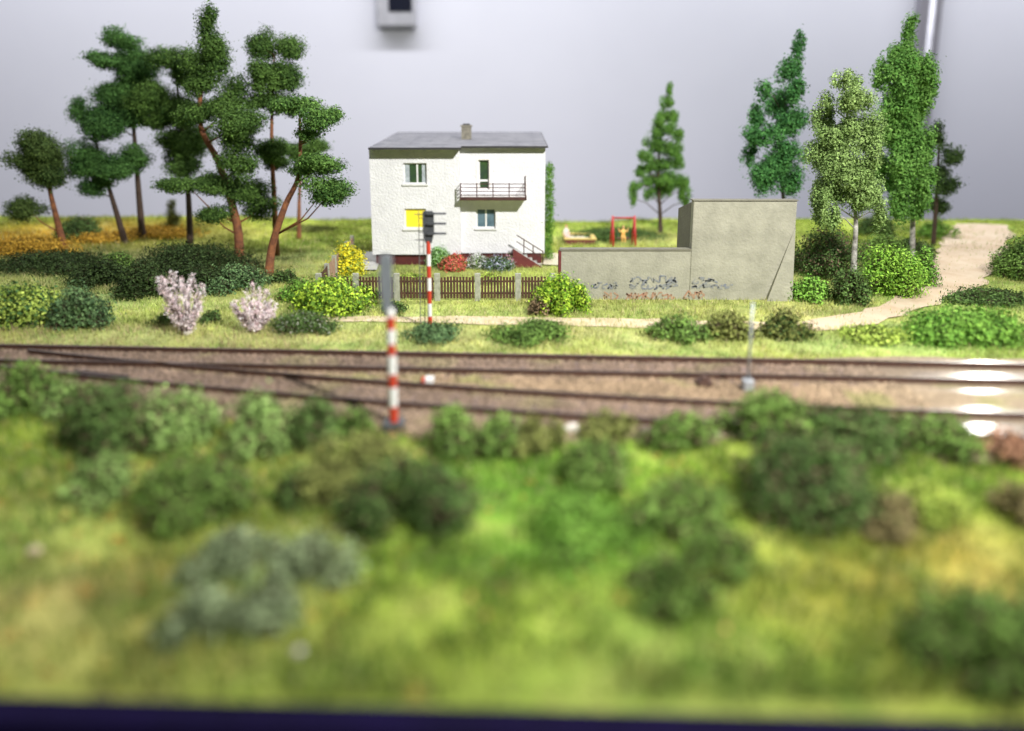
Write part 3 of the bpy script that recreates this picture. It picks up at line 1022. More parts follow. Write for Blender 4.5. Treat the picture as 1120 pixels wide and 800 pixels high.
# ------------------------------------------------------------------ signals
def signal(label, px, ybase, ys, head, bandw, side='right', ladder=True, grey='grey'):
    b_ = at(px, ybase)
    t_ = thing('railway_signal', label, 'railway signal', (b_.x, b_.y, 0), 'red and white banded railway signals')
    Y = b_.y
    zs = [max(onY(px, y, Y).z, 0) for y in ys]
    r = bandw * mpp(Y) / 2
    m_ = MB()
    for i_ in range(len(zs) - 1):
        m_.use('red' if i_ % 2 == 0 else 'white')
        m_.tube([(b_.x, Y, zs[i_]), (b_.x, Y, zs[i_ + 1])], r, 12)
    m_.build('mast', t_, smooth=False)
    MB().use('grey').box(b_.x - r * 2.4, b_.x + r * 2.4, Y - r * 2.4, Y + r * 2.4, 0, .22).build('base', t_, bevel=.03)
    zt_, zb_ = onY(px, head[0], Y).z, onY(px, head[1], Y).z
    hw = head[2] * mpp(Y) / 2
    cx = b_.x + head[3] * mpp(Y)
    m_ = MB().use(grey)
    m_.prism([(cx - hw, zb_ + (zt_ - zb_) * .35), (cx - hw * .55, zb_), (cx + hw * .55, zb_), (cx + hw, zb_ + (zt_ - zb_) * .35), (cx + hw, zt_ - .08), (cx + hw - .06, zt_), (cx - hw + .06, zt_), (cx - hw, zt_ - .08)], Y - .06, Y + .06)
    hd = m_.build('signal_head', t_)
    if not side:
        return t_
    # three hooded lamps
    for q in range(3):
        z = zt_ - .10 - (zt_ - zb_) * .31 * q
        m_ = MB().use('grey')
        ln = 13 * mpp(Y)
        m_.box(cx - .05, cx + ln * .55, Y - .16, Y + .1, z - .035, z + .035)
        m_.box(cx + ln * .55, cx + ln + hw, Y - .14, Y + .08, z - .025, z + .03)
        m_.build('lamp_hood', hd)
    if ladder:
        m_ = MB().use('ladder')
        lx = b_.x - 9 * mpp(Y)
        for o_ in (-.09, .09):
            m_.bar((lx + o_, Y + .3, .0), (lx + o_ + .05, Y + .15, zt_), .025)
        z = .2
        while z < zt_ - .1:
            m_.bar((lx - .09 + .05 * z / zt_, Y + .3 - .15 * z / zt_, z), (lx + .09 + .05 * z / zt_, Y + .3 - .15 * z / zt_, z), .02)
            z += .28
        for z in (zt_ - .15, zb_ + .1):
            m_.bar((lx - .2, Y + .15, z), (b_.x, Y + .02, z), .03)
        m_.build('ladder', t_)
    return t_
signal('slim red and white banded signal with three black hoods standing before the yellow window', 470.5, 360,
       [360, 346, 332, 318, 304, 291, 278, 264], (231, 266, 12, .5), 4.6)
nsg = signal('tall near signal with red and white bands and long grey head, before the tracks', 431, 469,
       [465, 444, 423, 409, 388, 376, 360, 346, 338], (278, 340, 13, -3), 9.5, side=None, grey='grey_pale')

# dark aerial-like thin mast at right of the tracks
b_ = at(817, 432)
t_ = thing('trackside_mast', 'thin pale grey mast with a small lantern-like foot beside the right-hand tracks', 'mast', (b_.x, b_.y, 0))
MB().use('pale_metal').tube([(b_.x, b_.y, .3), (b_.x, b_.y, 2.9)], [.045, .03], 8).build('pole', t_, smooth=True)
MB().use('pale_metal').box(b_.x - .16, b_.x + .16, b_.y - .16, b_.y + .16, .05, .5).build('foot_box', t_, bevel=.04)

# small objects by the track
def blob(name, label, cat, px, py, wpx, mname, hz=.7, group=None, ex=1.0):
    b_ = at(px, py)
    r = wpx * mpp(b_.y) / 2
    bm = bmesh.new()
    bmesh.ops.create_icosphere(bm, subdivisions=2, radius=r)
    for v in bm.verts:
        v.co *= random.uniform(.82, 1.12)
        v.co.z *= hz
        v.co.x *= ex
        v.co.z = max(v.co.z, -.5 * r * hz)
    me_ = bpy.data.meshes.new(name); bm.to_mesh(me_); bm.free()
    me_.materials.append(M[mname])
    o = link(name, me_)
    o.location = (b_.x, b_.y, max(gz(b_.x, b_.y), 0.02 if py > 460 or py < 375 else .15) + .45 * r * hz)
    return tag(o, label, cat, group)
blob('stone', 'pale stone lying on the grass edge below the tracks', 'stone', 625, 474, 20, 'stone')
blob('stone', 'small pale stone at the foot of the large white blossom bush', 'stone', 205, 366, 10, 'stone')
blob('stone', 'lone pale stone on the grass at the lower left, below the sage bush', 'stone', 327, 716, 13, 'stone')
blob('ochre_clump', 'orange-ochre tuft on the grass left of the dark foreground bush', 'plant', 38, 606, 16, 'path')

b_ = at(470, 422, .1)
t_ = thing('track_marker', 'small red and white marker block lying between the two tracks', 'marker', (b_.x, b_.y, .12))
MB().use('white').box(b_.x - .13, b_.x + .13, b_.y - .12, b_.y + .12, .12, .38).build('block', t_, bevel=.02)
MB().use('red').box(b_.x - .24, b_.x - .135, b_.y - .12, b_.y + .1, .12, .36).build('red_end', t_, bevel=.02)
b_ = at(770, 424, .1)
t_ = thing('point_motor', 'small dark brown box between the tracks right of the centre', 'box', (b_.x, b_.y, .12))
MB().use('rail').box(b_.x - .22, b_.x + .22, b_.y - .2, b_.y + .2, .12, .34).build('casing', t_, bevel=.04)
MB().use('rail').box(b_.x - .12, b_.x + .12, b_.y - .12, b_.y + .12, .343, .45).build('lid', t_, bevel=.03)

# ------------------------------------------------------------------ concrete building with graffiti
gb = at(700, 328); GYv = gb.y
t_ = thing('concrete_wall', 'grey concrete wall with a tall block at right and scribbled blue and red graffiti', 'wall', (onY(740, 328, GYv).x, GYv, 0))
gx0, gzl = P(614, 274.5, GYv); gx1 = P(756, 272, GYv)[0]; gx2, gzh = P(872, 220, GYv)
gzl2 = P(740, 273, GYv)[1]
m = MB().use('concrete')
m.box(gx0, gx1, GYv, GYv + .35, -.1, gzl)
m.build('low_wall', t_)
MB().use('concrete_dark').box(gx0 - .06, gx1, GYv - .04, GYv + .42, gzl + .002, gzl + .08).build('wall_coping', t_)
MB().use('redbrown').box(gx0 - .12, gx0 - .002, GYv - .02, GYv + .4, -.1, gzl - .02).build('end_post', t_)
m = MB().use('concrete')
m.box(gx1, gx2, GYv - .04, GYv + .40, -.1, gzh)
m.build('tall_wall', t_, bevel=.04)
MB().use('concrete_dark').box(gx1 - .03, gx2 + .03, GYv - .08, GYv + .45, gzh + .002, gzh + .05).build('wall_coping', t_)
# return wall running back from the left edge of the tall wall
ry1 = GYv * 197 / 181
rz1 = P(741, 228, ry1)[1]
m = MB().use('concrete_dark')  # shade of this left-facing side put into darker concrete
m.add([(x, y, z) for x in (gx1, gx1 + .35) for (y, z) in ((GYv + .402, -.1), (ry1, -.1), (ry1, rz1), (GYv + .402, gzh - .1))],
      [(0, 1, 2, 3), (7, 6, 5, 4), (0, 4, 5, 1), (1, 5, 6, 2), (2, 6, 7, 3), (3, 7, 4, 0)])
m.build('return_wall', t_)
# wedge added on the right end to shape a dark diagonal of shade
q0 = P(868, 250, GYv)[0]; qb = P(836, 328, GYv)[0]
m = MB().use('concrete')
m.add([(qb, GYv - .045, -.05), (gx2, GYv - .045, -.05), (gx2, GYv - .045, P(868, 248, GYv)[1]), (qb, GYv - .3, -.05), (gx2, GYv - .3, -.05)],
      [(0, 1, 2), (0, 3, 4, 1), (0, 2, 3), (3, 2, 4), (1, 4, 2)])
m.build('shade_wedge', t_)
# graffiti: illegible scribbled letters
def scribble(x0p, x1p, yb, yt, mname, nlet):
    m_ = MB().use(mname)
    Yf = GYv - (.052 if (x0p + x1p) / 2 > 756 else .012)
    xs_ = np.linspace(x0p, x1p, nlet + 1)
    for j in range(nlet):
        a, c = xs_[j] + random.uniform(-.4, .3), xs_[j + 1] - .5
        b0_, t0_ = yb + random.uniform(-.8, .8), yt + random.uniform(-1, 1)
        grid = [(a, b0_), (a, t0_), (c, t0_), (c, b0_), ((a + c) / 2, t0_), ((a + c) / 2, b0_), (a, (b0_ + t0_) / 2), (c, (b0_ + t0_) / 2)]
        random.shuffle(grid)
        pts = [onY(x_ + random.uniform(-.4, .4), y_ + random.uniform(-.5, .5), Yf) for x_, y_ in grid[:random.choice((4, 5, 5))]]
        for A, B_ in zip(pts[:-1], pts[1:]):
            m_.bar(A, B_, .012, .07)
    o = m_.build('graffiti', t_)
    o['label'] = 'red scribbled graffiti letters' if mname == 'ink_red' else 'dark blue scribbled graffiti letters'
scribble(647, 677, 316, 310, 'ink_blue', 5)
scribble(689, 742, 316.5, 311, 'ink_blue', 8)
scribble(689, 742, 309, 303.5, 'ink_blue', 8)
scribble(757, 802, 315.5, 311.5, 'ink_blue', 8)
scribble(757, 785, 309, 305, 'ink_blue', 4)
scribble(661, 677, 327, 320, 'ink_red', 3)
scribble(685, 738, 328, 321, 'ink_red', 8)
scribble(748, 771, 326.5, 319, 'ink_red', 4)

# ------------------------------------------------------------------ playground
def skin_person(name, label, base, joints, edges, radii, mats, rz=0, extra=()):
    me_ = bpy.data.meshes.new('person')
    me_.from_pydata(joints, edges, [])
    o = link(name, me_)
    o.location = base
    o.rotation_euler = (0, 0, rz)
    tag(o, label, 'person')
    md = o.modifiers.new('skin', 'SKIN')
    sk = me_.skin_vertices[0].data if me_.skin_vertices else None
    if sk is None:
        bpy.context.view_layer.objects.active = o
        sk = me_.skin_vertices[0].data
    for i_, r in enumerate(radii):
        sk[i_].radius = (r, r)
    sk[0].use_root = True
    sm = o.modifiers.new('subd', 'SUBSURF'); sm.levels = 1; sm.render_levels = 2
    me_.materials.append(M[mats[0]])
    for nm, mt, shape in extra:
        bm = bmesh.new()
        if shape[0] == 'ball':
            bmesh.ops.create_icosphere(bm, subdivisions=2, radius=1)
            for v in bm.verts:
                v.co = Vector((v.co.x * shape[2][0], v.co.y * shape[2][1], v.co.z * shape[2][2])) + Vector(shape[1])
        e = bpy.data.meshes.new(nm); bm.to_mesh(e); bm.free(); e.materials.append(M[mt])
        e.polygons.foreach_set('use_smooth', [True] * len(e.polygons))
        eo = bpy.data.objects.new(nm, e); COL.objects.link(eo); eo.parent = o
    return o

# sandbox
sb = at(634, 268); s_ = mpp(sb.y)
sx_a, sx_b = onY(618.5, 267, sb.y).x, onY(651, 267, sb.y).x
sd = 2.3
t_ = thing('sandbox', 'square sandbox with yellow rim and red-brown sides on the playground', 'sandbox', ((sx_a + sx_b) / 2, sb.y, 0))
hbx = .34
m = MB().use('redbrown')
m.box(sx_a, sx_b, sb.y, sb.y + .08, 0, hbx).box(sx_a, sx_b, sb.y + sd - .08, sb.y + sd, 0, hbx)
m.box(sx_a, sx_a + .08, sb.y + .08, sb.y + sd - .08, 0, hbx).box(sx_b - .08, sx_b, sb.y + .08, sb.y + sd - .08, 0, hbx)
m.build('side_boards', t_)
m = MB().use('yellow')
m.box(sx_a - .08, sx_b + .08, sb.y - .06, sb.y + .22, hbx + .002, hbx + .07).box(sx_a - .08, sx_b + .08, sb.y + sd - .22, sb.y + sd + .06, hbx + .002, hbx + .07)
m.box(sx_a - .08, sx_a + .2, sb.y + .22, sb.y + sd - .22, hbx + .002, hbx + .07).box(sx_b - .2, sx_b + .08, sb.y + .22, sb.y + sd - .22, hbx + .002, hbx + .07)
m.build('rim', t_)
MB().use('sand').box(sx_a + .08, sx_b - .08, sb.y + .08, sb.y + sd - .08, 0, .26).build('sand', t_)
# person seated on the rim
J = [(0, 0, .10), (0, 0, .32), (0, 0, .52), (0, 0, .62), (0, -.01, .72), (0, -.02, .80),
     (-.09, -.02, .07), (-.11, -.34, .06), (-.11, -.38, -.30), (-.11, -.48, -.36),
     (.09, -.02, .07), (.11, -.34, .06), (.11, -.40, -.30), (.11, -.5, -.36),
     (-.15, 0, .50), (-.21, -.06, .28), (-.14, -.24, .16), (-.12, -.30, .14),
     (.15, 0, .50), (.21, -.06, .28), (.14, -.24, .16), (.12, -.30, .14)]
E = [(0, 1), (1, 2), (2, 3), (3, 4), (4, 5), (0, 6), (6, 7), (7, 8), (8, 9), (0, 10), (10, 11), (11, 12), (12, 13), (2, 14), (14, 15), (15, 16), (16, 17), (2, 18), (18, 19), (19, 20), (20, 21)]
Rr = [.13, .12, .13, .05, .09, .08, .09, .075, .05, .04, .09, .075, .05, .04, .06, .045, .035, .03, .06, .045, .035, .03]
pr = onY(620, 258, sb.y + .12)
person1 = skin_person('person', 'small figure in a pink and white top sitting on the sandbox rim',
            (pr.x, sb.y + .75, hbx + .07), [(x * .9, y * .9, z * .9 + .02) for x, y, z in J], E, [r * .85 for r in Rr], ['pinkwhite'], rz=.35,
            extra=[('hair', 'blond', ('ball', (0, .02, .72), (.095, .095, .10))), ('face', 'skin', ('ball', (0, -.05, .69), (.06, .05, .07)))])

# swing
sw = at(682, 270.5)
swx0, swx1 = onY(670.5, 270, sw.y).x, onY(694.5, 270, sw.y).x
ztop = onY(682, 238.5, sw.y + .5).z
t_ = thing('swing', 'red metal swing frame on the playground with one hanging seat', 'swing', ((swx0 + swx1) / 2, sw.y + .5, 0))
for x in (swx0, swx1):
    m = MB().use('swing')
    m.tube([(x + .03, sw.y, 0), (x, sw.y + .5, ztop + .12)], [.075, .07], 8)
    m.tube([(x - .03, sw.y + 1.0, 0), (x, sw.y + .5, ztop + .12)], [.075, .07], 8)
    m.bar((x, sw.y + .2, ztop * .42), (x, sw.y + .8, ztop * .42), .08)
    m.build('side_frame', t_, smooth=True)
MB().use('swing').tube([(swx0, sw.y + .5, ztop), (swx1, sw.y + .5, ztop)], .055, 8).build('top_bar', t_, smooth=True)
sxa, sxb = onY(676, 250, sw.y + .5).x, onY(687.5, 250, sw.y + .5).x
m = MB().use('ladder')
for x in (sxa, sxb): m.bar((x, sw.y + .5, ztop), (x, sw.y + .5, .52), .022)
m.build('chains', t_)
MB().use('redbrown').box(sxa - .05, sxb + .05, sw.y + .38, sw.y + .62, .47, .52).build('swing_seat', t_, bevel=.01)
cx_ = (sxa + sxb) / 2
J2 = [(0, 0, .10), (0, 0, .28), (0, 0, .45), (0, 0, .54), (0, -.01, .62), (0, -.02, .70),
      (-.07, -.02, .07), (-.09, -.26, .06), (-.09, -.30, -.22), (-.09, -.38, -.27),
      (.07, -.02, .07), (.09, -.26, .06), (.09, -.30, -.22), (.09, -.38, -.27),
      (-.13, 0, .43), (-.24, -.03, .36), (-.30, .0, .56), (-.31, .0, .62),
      (.13, 0, .43), (.24, -.03, .36), (.30, .0, .56), (.31, .0, .62)]
skin_person('person', 'small child in orange-yellow clothes sitting on the red swing holding both chains',
            (cx_, sw.y + .5, .55), J2, E, [r * .8 for r in Rr], ['yellowcloth'],
            extra=[('hair', 'blond', ('ball', (0, .02, .68), (.09, .09, .09))), ('face', 'skin', ('ball', (0, -.05, .65), (.06, .05, .07)))])

# ------------------------------------------------------------------ pines
PG = 'pine trees on the left'
PC = ((.014, .045, .012), (.17, .30, .065))
PC2 = ((.018, .06, .018), (.15, .32, .08))
tree('pine_tree', 'small leftmost pine with leaning reddish trunk and low side clump', [(72, 285), (66, 255), (56, 215), (48, 175)], .26,
     [(45, 165, 20, 22), (55, 190, 22, 22), (36, 180, 20, 14), (28, 226, 18, 13), (60, 172, 12, 14)], ((.02, .05, .015), (.15, .22, .06)), 'bark_red', group=PG, fine=1.3, wide=1.1, leaf=.13, dens=1.9, Y=44)
tree('pine_tree', 'second pine from the left, dark trunk leaning left under a three-lobed crown', [(138, 276), (128, 235), (116, 195), (100, 140)], .22,
     [(92, 125, 11, 18), (112, 140, 20, 18), (98, 175, 22, 22), (125, 185, 18, 14), (142, 172, 17, 13), (105, 205, 14, 12)], PC2, 'bark', group=PG, fine=1.3, wide=1.1, leaf=.13, dens=1.9, Y=46)
tree('pine_tree', 'tall thin pine with bushy crown leaning left above a bare straight trunk', [(157, 270), (152, 215), (147, 150), (138, 60)], .24,
     [(133, 42, 14, 13), (118, 66, 18, 9), (145, 70, 20, 20), (152, 95, 18, 22), (128, 110, 20, 16), (118, 125, 16, 13), (150, 125, 20, 14)], PC2, 'bark', group=PG, fine=1.3, wide=1.1, leaf=.13, dens=1.9, Y=47)
tree('pine_tree', 'dark pine with rounded top in the middle of the grove, thin dark trunk', [(208, 268), (206, 215), (200, 150), (192, 80)], .22,
     [(190, 66, 20, 17), (205, 85, 18, 14), (170, 108, 22, 18), (196, 120, 24, 20), (175, 130, 16, 14), (200, 155, 24, 20), (198, 180, 18, 16)], PC, 'bark', group=PG, fine=1.3, wide=1.1, leaf=.13, dens=1.9, Y=46)
tree('pine_tree', 'tallest pine with pointed dark top and orange upper trunk', [(262, 292), (259, 245), (240, 180), (218, 130), (230, 40)], .30,
     [(228, 20, 10, 16), (232, 42, 14, 18), (232, 68, 20, 22), (220, 95, 18, 16), (250, 100, 18, 20), (212, 128, 22, 15), (258, 130, 24, 22), (245, 118, 18, 14),
      (265, 155, 20, 20), (258, 182, 20, 18), (205, 203, 30, 12), (240, 200, 26, 12), (270, 205, 20, 16), (285, 225, 18, 18), (232, 235, 18, 12)], PC, 'bark_red', group=PG, fine=1.3, wide=1.1, leaf=.13, dens=1.9, Y=42)
tree('pine_tree', 'pine with twin dark tops and slim red-brown trunk behind the curved one', [(303, 288), (300, 220), (297, 150), (300, 60)], .2,
     [(288, 52, 13, 20), (318, 48, 15, 17), (285, 85, 15, 18), (308, 85, 20, 20), (290, 112, 18, 14), (312, 120, 14, 12), (298, 160, 18, 16), (305, 180, 14, 10)], PC, 'bark_red', group=PG, fine=1.3, wide=1.1, leaf=.13, dens=1.9, Y=43)
tree('pine_tree', 'front pine with curved orange-brown trunk and separate cushion clumps', [(294, 300), (298, 268), (312, 225), (327, 190), (328, 130)], .25,
     [(325, 115, 22, 11), (345, 130, 18, 14), (358, 125, 14, 11), (340, 150, 14, 9), (345, 180, 22, 12), (352, 212, 25, 17), (366, 207, 12, 12), (330, 185, 12, 8)], ((.02, .065, .015), (.20, .36, .08)), 'bark_red', group=PG, fine=1.3, wide=1.1, leaf=.13, dens=1.9, Y=at(294, 300).y)
tree('pine_tree', 'slim rear pine whose bare trunk shows between the curved pine and the house', [(327, 262), (327, 235), (328, 205), (332, 175)], .17,
     [(335, 172, 18, 12), (345, 160, 14, 10), (322, 165, 12, 10)], PC, 'bark_red', group=PG, fine=1.3, wide=1.1, leaf=.13, dens=1.9, Y=48)
tree('conifer', 'small blurred olive conifer at the back between two pine trunks', [(189, 256), (189, 235), (189, 222)], .1,
     [(188, 225, 5, 8), (188, 238, 8, 9), (188, 248, 9, 7)], 'olive', 'bark', Y=52, spread=.2)

# ------------------------------------------------------------------ birches
BC = ((.06, .16, .03), (.22, .42, .08))
tree('birch_tree', 'slender green birch behind the swing, tapering to a pointed top', [(722, 262), (722, 235), (720, 180), (729, 100)], .2,
     [(732, 98, 4, 9), (729, 112, 7, 10), (733, 126, 10, 9), (720, 132, 7, 8), (727, 142, 13, 9), (741, 148, 6, 10), (715, 158, 11, 9), (735, 163, 12, 10), (707, 172, 8, 8), (722, 178, 15, 10), (743, 178, 8, 12), (703, 188, 10, 7), (716, 197, 14, 8), (738, 197, 14, 9), (695, 203, 7, 8), (692, 218, 5, 10), (727, 210, 12, 7), (748, 208, 6, 13), (749, 222, 3, 8), (709, 212, 6, 8)],
     BC, 'bark', Y=51, leaf=.12, dens=1.9, weep=True, fine=1.8, wide=1.1, group='birches by the playground and the road', spread=.7)
tree('birch_tree', 'dark green weeping tree rising behind the tall concrete block', [(860, 262), (858, 230), (852, 150), (874, 50)], .16,
     [(874, 52, 7, 14), (866, 75, 14, 16), (872, 100, 12, 14), (836, 98, 8, 14), (855, 115, 18, 14), (826, 128, 10, 14), (862, 135, 18, 16), (835, 150, 18, 14), (866, 165, 16, 16), (848, 180, 24, 16), (835, 195, 16, 18), (866, 200, 14, 16), (820, 170, 9, 13)],
     ((.025, .10, .03), (.13, .34, .09)), 'bark', Y=44, weep=True, dens=1.5, fine=1.6, wide=1.1, group='birches by the playground and the road')
tree('birch_tree', 'front birch with white trunk and pale drooping crown beside the road', [(934, 320), (934, 285), (936, 240), (930, 190), (926, 130)], .17,
     [(926, 90, 12, 14), (932, 112, 18, 18), (905, 120, 12, 22), (915, 145, 20, 20), (940, 150, 20, 24), (900, 170, 16, 24), (925, 185, 22, 24), (950, 190, 14, 26), (905, 210, 14, 24), (935, 215, 20, 20), (955, 215, 9, 20), (896, 225, 7, 22), (962, 232, 7, 20), (912, 236, 7, 16)],
     ((.15, .25, .07), (.34, .47, .16)), 'bark_birch', Y=34, weep=True, dens=1.5, fine=1.8, wide=1.25, group='birches by the playground and the road', leaf=.11, spread=.7)
tree('birch_tree', 'tallest birch at the right with a bright green drooping crown', [(1000, 262), (998, 230), (992, 170), (990, 90)], .17,
     [(995, 35, 8, 16), (985, 58, 16, 16), (968, 78, 13, 20), (995, 80, 20, 20), (1008, 95, 10, 26), (980, 110, 20, 22), (1000, 125, 20, 24), (970, 145, 16, 24), (990, 160, 24, 24), (1012, 160, 9, 24), (975, 190, 20, 20), (1000, 195, 20, 26), (1005, 222, 14, 20), (985, 225, 14, 18)],
     ((.08, .22, .04), (.24, .44, .10)), 'bark_birch', Y=41, weep=True, dens=1.5, fine=1.8, wide=1.2, group='birches by the playground and the road')
tree('dark_tree', 'thin dark olive tree at the right end of the tree group', [(1022, 258), (1024, 220), (1026, 180), (1028, 145)], .15,
     [(1026, 148, 10, 13), (1038, 170, 12, 13), (1022, 190, 12, 14), (1034, 205, 12, 12), (1024, 222, 12, 12)], 'dark', 'bark', Y=46)

# ------------------------------------------------------------------ bushes behind the tracks
HG = 'green bushes around the pines'
bush('long yellow-green hedge at the far left behind the tracks', 'hedge', 28, 358, 100, 46, 'yellowgreen', dens=.9, name='hedge', second=(((.03, .08, .03), (.10, .20, .06)), .35), cap=14000, deep=.5)
bush('upright dark green shrub right of the yellow-green hedge', 'shrub', 92, 362, 56, 50, 'bluegreen', name='shrub', mode='leaf')
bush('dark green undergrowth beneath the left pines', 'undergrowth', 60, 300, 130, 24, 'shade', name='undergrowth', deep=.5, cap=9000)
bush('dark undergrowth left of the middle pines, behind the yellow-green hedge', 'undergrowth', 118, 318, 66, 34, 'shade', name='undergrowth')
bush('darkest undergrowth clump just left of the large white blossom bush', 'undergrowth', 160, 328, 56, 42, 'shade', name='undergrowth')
bush('green lit bush among the dark undergrowth beneath the middle pines', 'bush', 136, 300, 46, 24, 'mid', group=HG)
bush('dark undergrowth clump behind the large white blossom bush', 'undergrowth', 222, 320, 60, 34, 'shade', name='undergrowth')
bush('ochre scrub patch behind the second pine from the left', 'scrub', 110, 270, 70, 12, 'ochre', name='scrub', deep=.4, dens=.4)
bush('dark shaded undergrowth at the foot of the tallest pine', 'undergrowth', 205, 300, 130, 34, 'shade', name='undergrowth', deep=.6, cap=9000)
bush('round blue-green bush between the two white blossom bushes', 'bush', 262, 322, 70, 30, 'bluegreen', group=HG)
bush('small dark bush at the left foot of the large white blossom bush', 'bush', 183, 358, 26, 16, 'dark', leaf=.09)
bush('small dark bush at the right foot of the large white blossom bush', 'bush', 232, 356, 24, 16, 'dark', leaf=.09)
bush('tiny dark bush behind the curved pine trunk', 'bush', 312, 312, 34, 16, 'dark', leaf=.1)
bush('dark round bush on the ochre ground behind the leftmost pines', 'bush', 90, 268, 46, 26, 'dark')
bush('ochre-yellow scrub along the back edge at the far left', 'scrub', 30, 282, 110, 20, 'ochre', name='scrub', deep=.4, dens=.5)
bush('ochre scrub between the pine trunks at the back', 'scrub', 175, 266, 90, 13, 'ochre', name='scrub', deep=.3, dens=.5)
bush('light green bush spreading in front of the left end of the picket fence', 'bush', 366, 346, 78, 42, 'lime', group=HG, leaf=.12, dens=.8, second=(((.06, .15, .02), (.2, .35, .05)), .5))
bush('light green bush tangled at the fence corner', 'bush', 330, 332, 44, 26, 'bright', leaf=.1)
bush('low dark speckled bush right of the small white blossom bush', 'bush', 332, 370, 72, 24, 'dark', leaf=.07, second=(((.3, .32, .25), (.55, .56, .48)), .06))
bush('small dark plant under the picket fence beside the near signal', 'plant', 430, 345, 30, 16, 'dark', leaf=.07, name='plant')
bush('low green plants at the foot of the slim signal', 'plant', 476, 376, 62, 20, 'bluegreen', leaf=.09, name='plant')
bush('low green plants right of the slim signal, before the tracks', 'plant', 585, 380, 82, 26, 'mid', leaf=.10, name='plant')
bush('bright lime green round bush at the corner of the graffiti wall', 'bush', 616, 346, 52, 48, 'lime', leaf=.10, second=(((.08, .2, .02), (.2, .4, .04)), .35))
bush('small dark plant at the left foot of the lime bush', 'plant', 590, 346, 22, 24, 'brown', leaf=.08, name='plant')
bush('mid-green bush left of the row before the graffiti wall', 'bush', 742, 377, 60, 32, 'mid', group='bushes before the graffiti wall')
bush('olive bush in the middle of the row before the graffiti wall', 'bush', 795, 377, 58, 32, 'olive', group='bushes before the graffiti wall')
bush('dark olive bush at the right of the row before the graffiti wall', 'bush', 860, 372, 50, 32, 'olive', group='bushes before the graffiti wall', second=(((.02, .05, .01), (.06, .1, .03)), .4))
# right-hand cluster
RG = 'bushes around the right-hand birches'
bush('dark brownish bush right behind the concrete block', 'bush', 903, 306, 72, 60, 'dark', group=RG, second=(((.10, .07, .04), (.2, .15, .1)), .2))
bush('bright green bush below the front birch, left of the road', 'bush', 968, 330, 76, 62, 'fresh', group=RG)
bush('dark green bush at the foot of the white birch trunk', 'bush', 930, 336, 40, 50, 'dark', group=RG)
bush('green bush with bright lower leaves right of the concrete block', 'bush', 884, 333, 50, 30, 'bright', group=RG)
bush('green bank bush beside the sandy road, right of the lime bush', 'bush', 1005, 315, 36, 45, 'bright', group=RG)
bush('dark bush behind the lime bush by the right birches', 'bush', 992, 288, 50, 30, 'dark', group=RG)
bush('dark green bush filling the gap between the two birches', 'bush', 962, 292, 56, 40, 'mid', group=RG)
bush('bright green bush at the foot of the tallest birch', 'bush', 1025, 264, 34, 24, 'bright', group=RG)
bush('small dark bush between the birch trunks on the skyline', 'bush', 955, 262, 40, 28, 'dark', group=RG)
bush('dark green bush at the right picture edge beside the road', 'bush', 1112, 307, 52, 48, 'mid', group='bushes on the right bank')
bush('dark low bush under the right edge bush', 'bush', 1085, 335, 90, 16, 'dark', deep=.5)
bush('long green hedge bank between the road and the tracks at right', 'hedge', 1060, 378, 130, 40, 'bright', deep=.5, name='hedge', cap=12000)
bush('low green hedge left of the long bank beside the sandy road', 'hedge', 960, 377, 80, 18, 'yellowgreen', deep=.5, name='hedge')
# low hedge on the skyline behind the playground
bush('dark low hedge behind the sandbox and swing', 'hedge', 672, 262, 110, 13, 'dark', deep=.15, name='hedge', leaf=.1)
bush('low hedge at the back left of the house', 'hedge', 340, 256, 60, 6, 'olive', deep=.2, name='hedge', leaf=.1)

# garden flowers by the house
def flowers(label, px, py, w_, h_, green, petal, frac=.9, name='flower_bush', leaf=.075):
    return bush(label, 'flowers', px, py, w_, h_, green, leaf=leaf, second=(petal, frac), name=name, group='flowering plants in the front garden', cap=4000)
flowers('light green leafy bush with pale buds against the house plinth', 481, 293, 24, 24, 'bright', ((.35, .6, .25), (.5, .75, .4)), .7)
flowers('round red flowering bush in front of the white house', 498, 297, 27, 20, 'mid', ((.55, .05, .04), (.8, .25, .2)), 1.6)
flowers('white flowering plant right of the red flower bush', 522, 295, 24, 18, 'mid', ((.6, .62, .6), (.85, .85, .85)), .8)
flowers('green plant with grey-blue flowers by the house wall', 544, 298, 34, 18, 'bluegreen', ((.25, .3, .4), (.5, .5, .6)), .4)
flowers('pink flowering plant at the foot of the stair', 556, 294, 16, 16, 'mid', ((.5, .2, .3), (.75, .5, .55)), .8)
flowers('yellow flowering bush inside the fence at the left of the house', 380, 303, 34, 34, 'yellowgreen', ((.75, .65, .02), (.9, .85, .1)), 1.6, leaf=.11)
# yellow garden tufts behind the fence
for a, c_, l_ in ((448, 'yellowgreen', 'yellow-green tuft behind the fence below the plinth'), (536, 'yellowgreen', 'yellow-green tuft behind the fence below the blue-grey window')):
    bush(l_, 'plant', a, 312, 34, 12, c_, leaf=.09, name='garden_plant')

# climbing plant on the right house wall
vx_ = xr + .25
m_C, m_R = [], []
for z in np.arange(.3, 5.6, .28):
    for q in range(2):
        m_C.append((vx_ + rng.uniform(-.12, .16), HY + .5 + rng.uniform(-.3, 1.4), z)); m_R.append((.26, .4, .3))
Vv, Ff, Cc = leaves(m_C, m_R, 5200, .10, *GREENS['bright'])
o = link('climbing_plant', np_mesh('climbing_plant', Vv - np.array((vx_, HY + .8, 0)), Ff, M['foliage'], Cc))
o.location = (vx_, HY + .8, 0)
tag(o, 'bright green climbing plant growing up the right corner of the house', 'climbing plant')

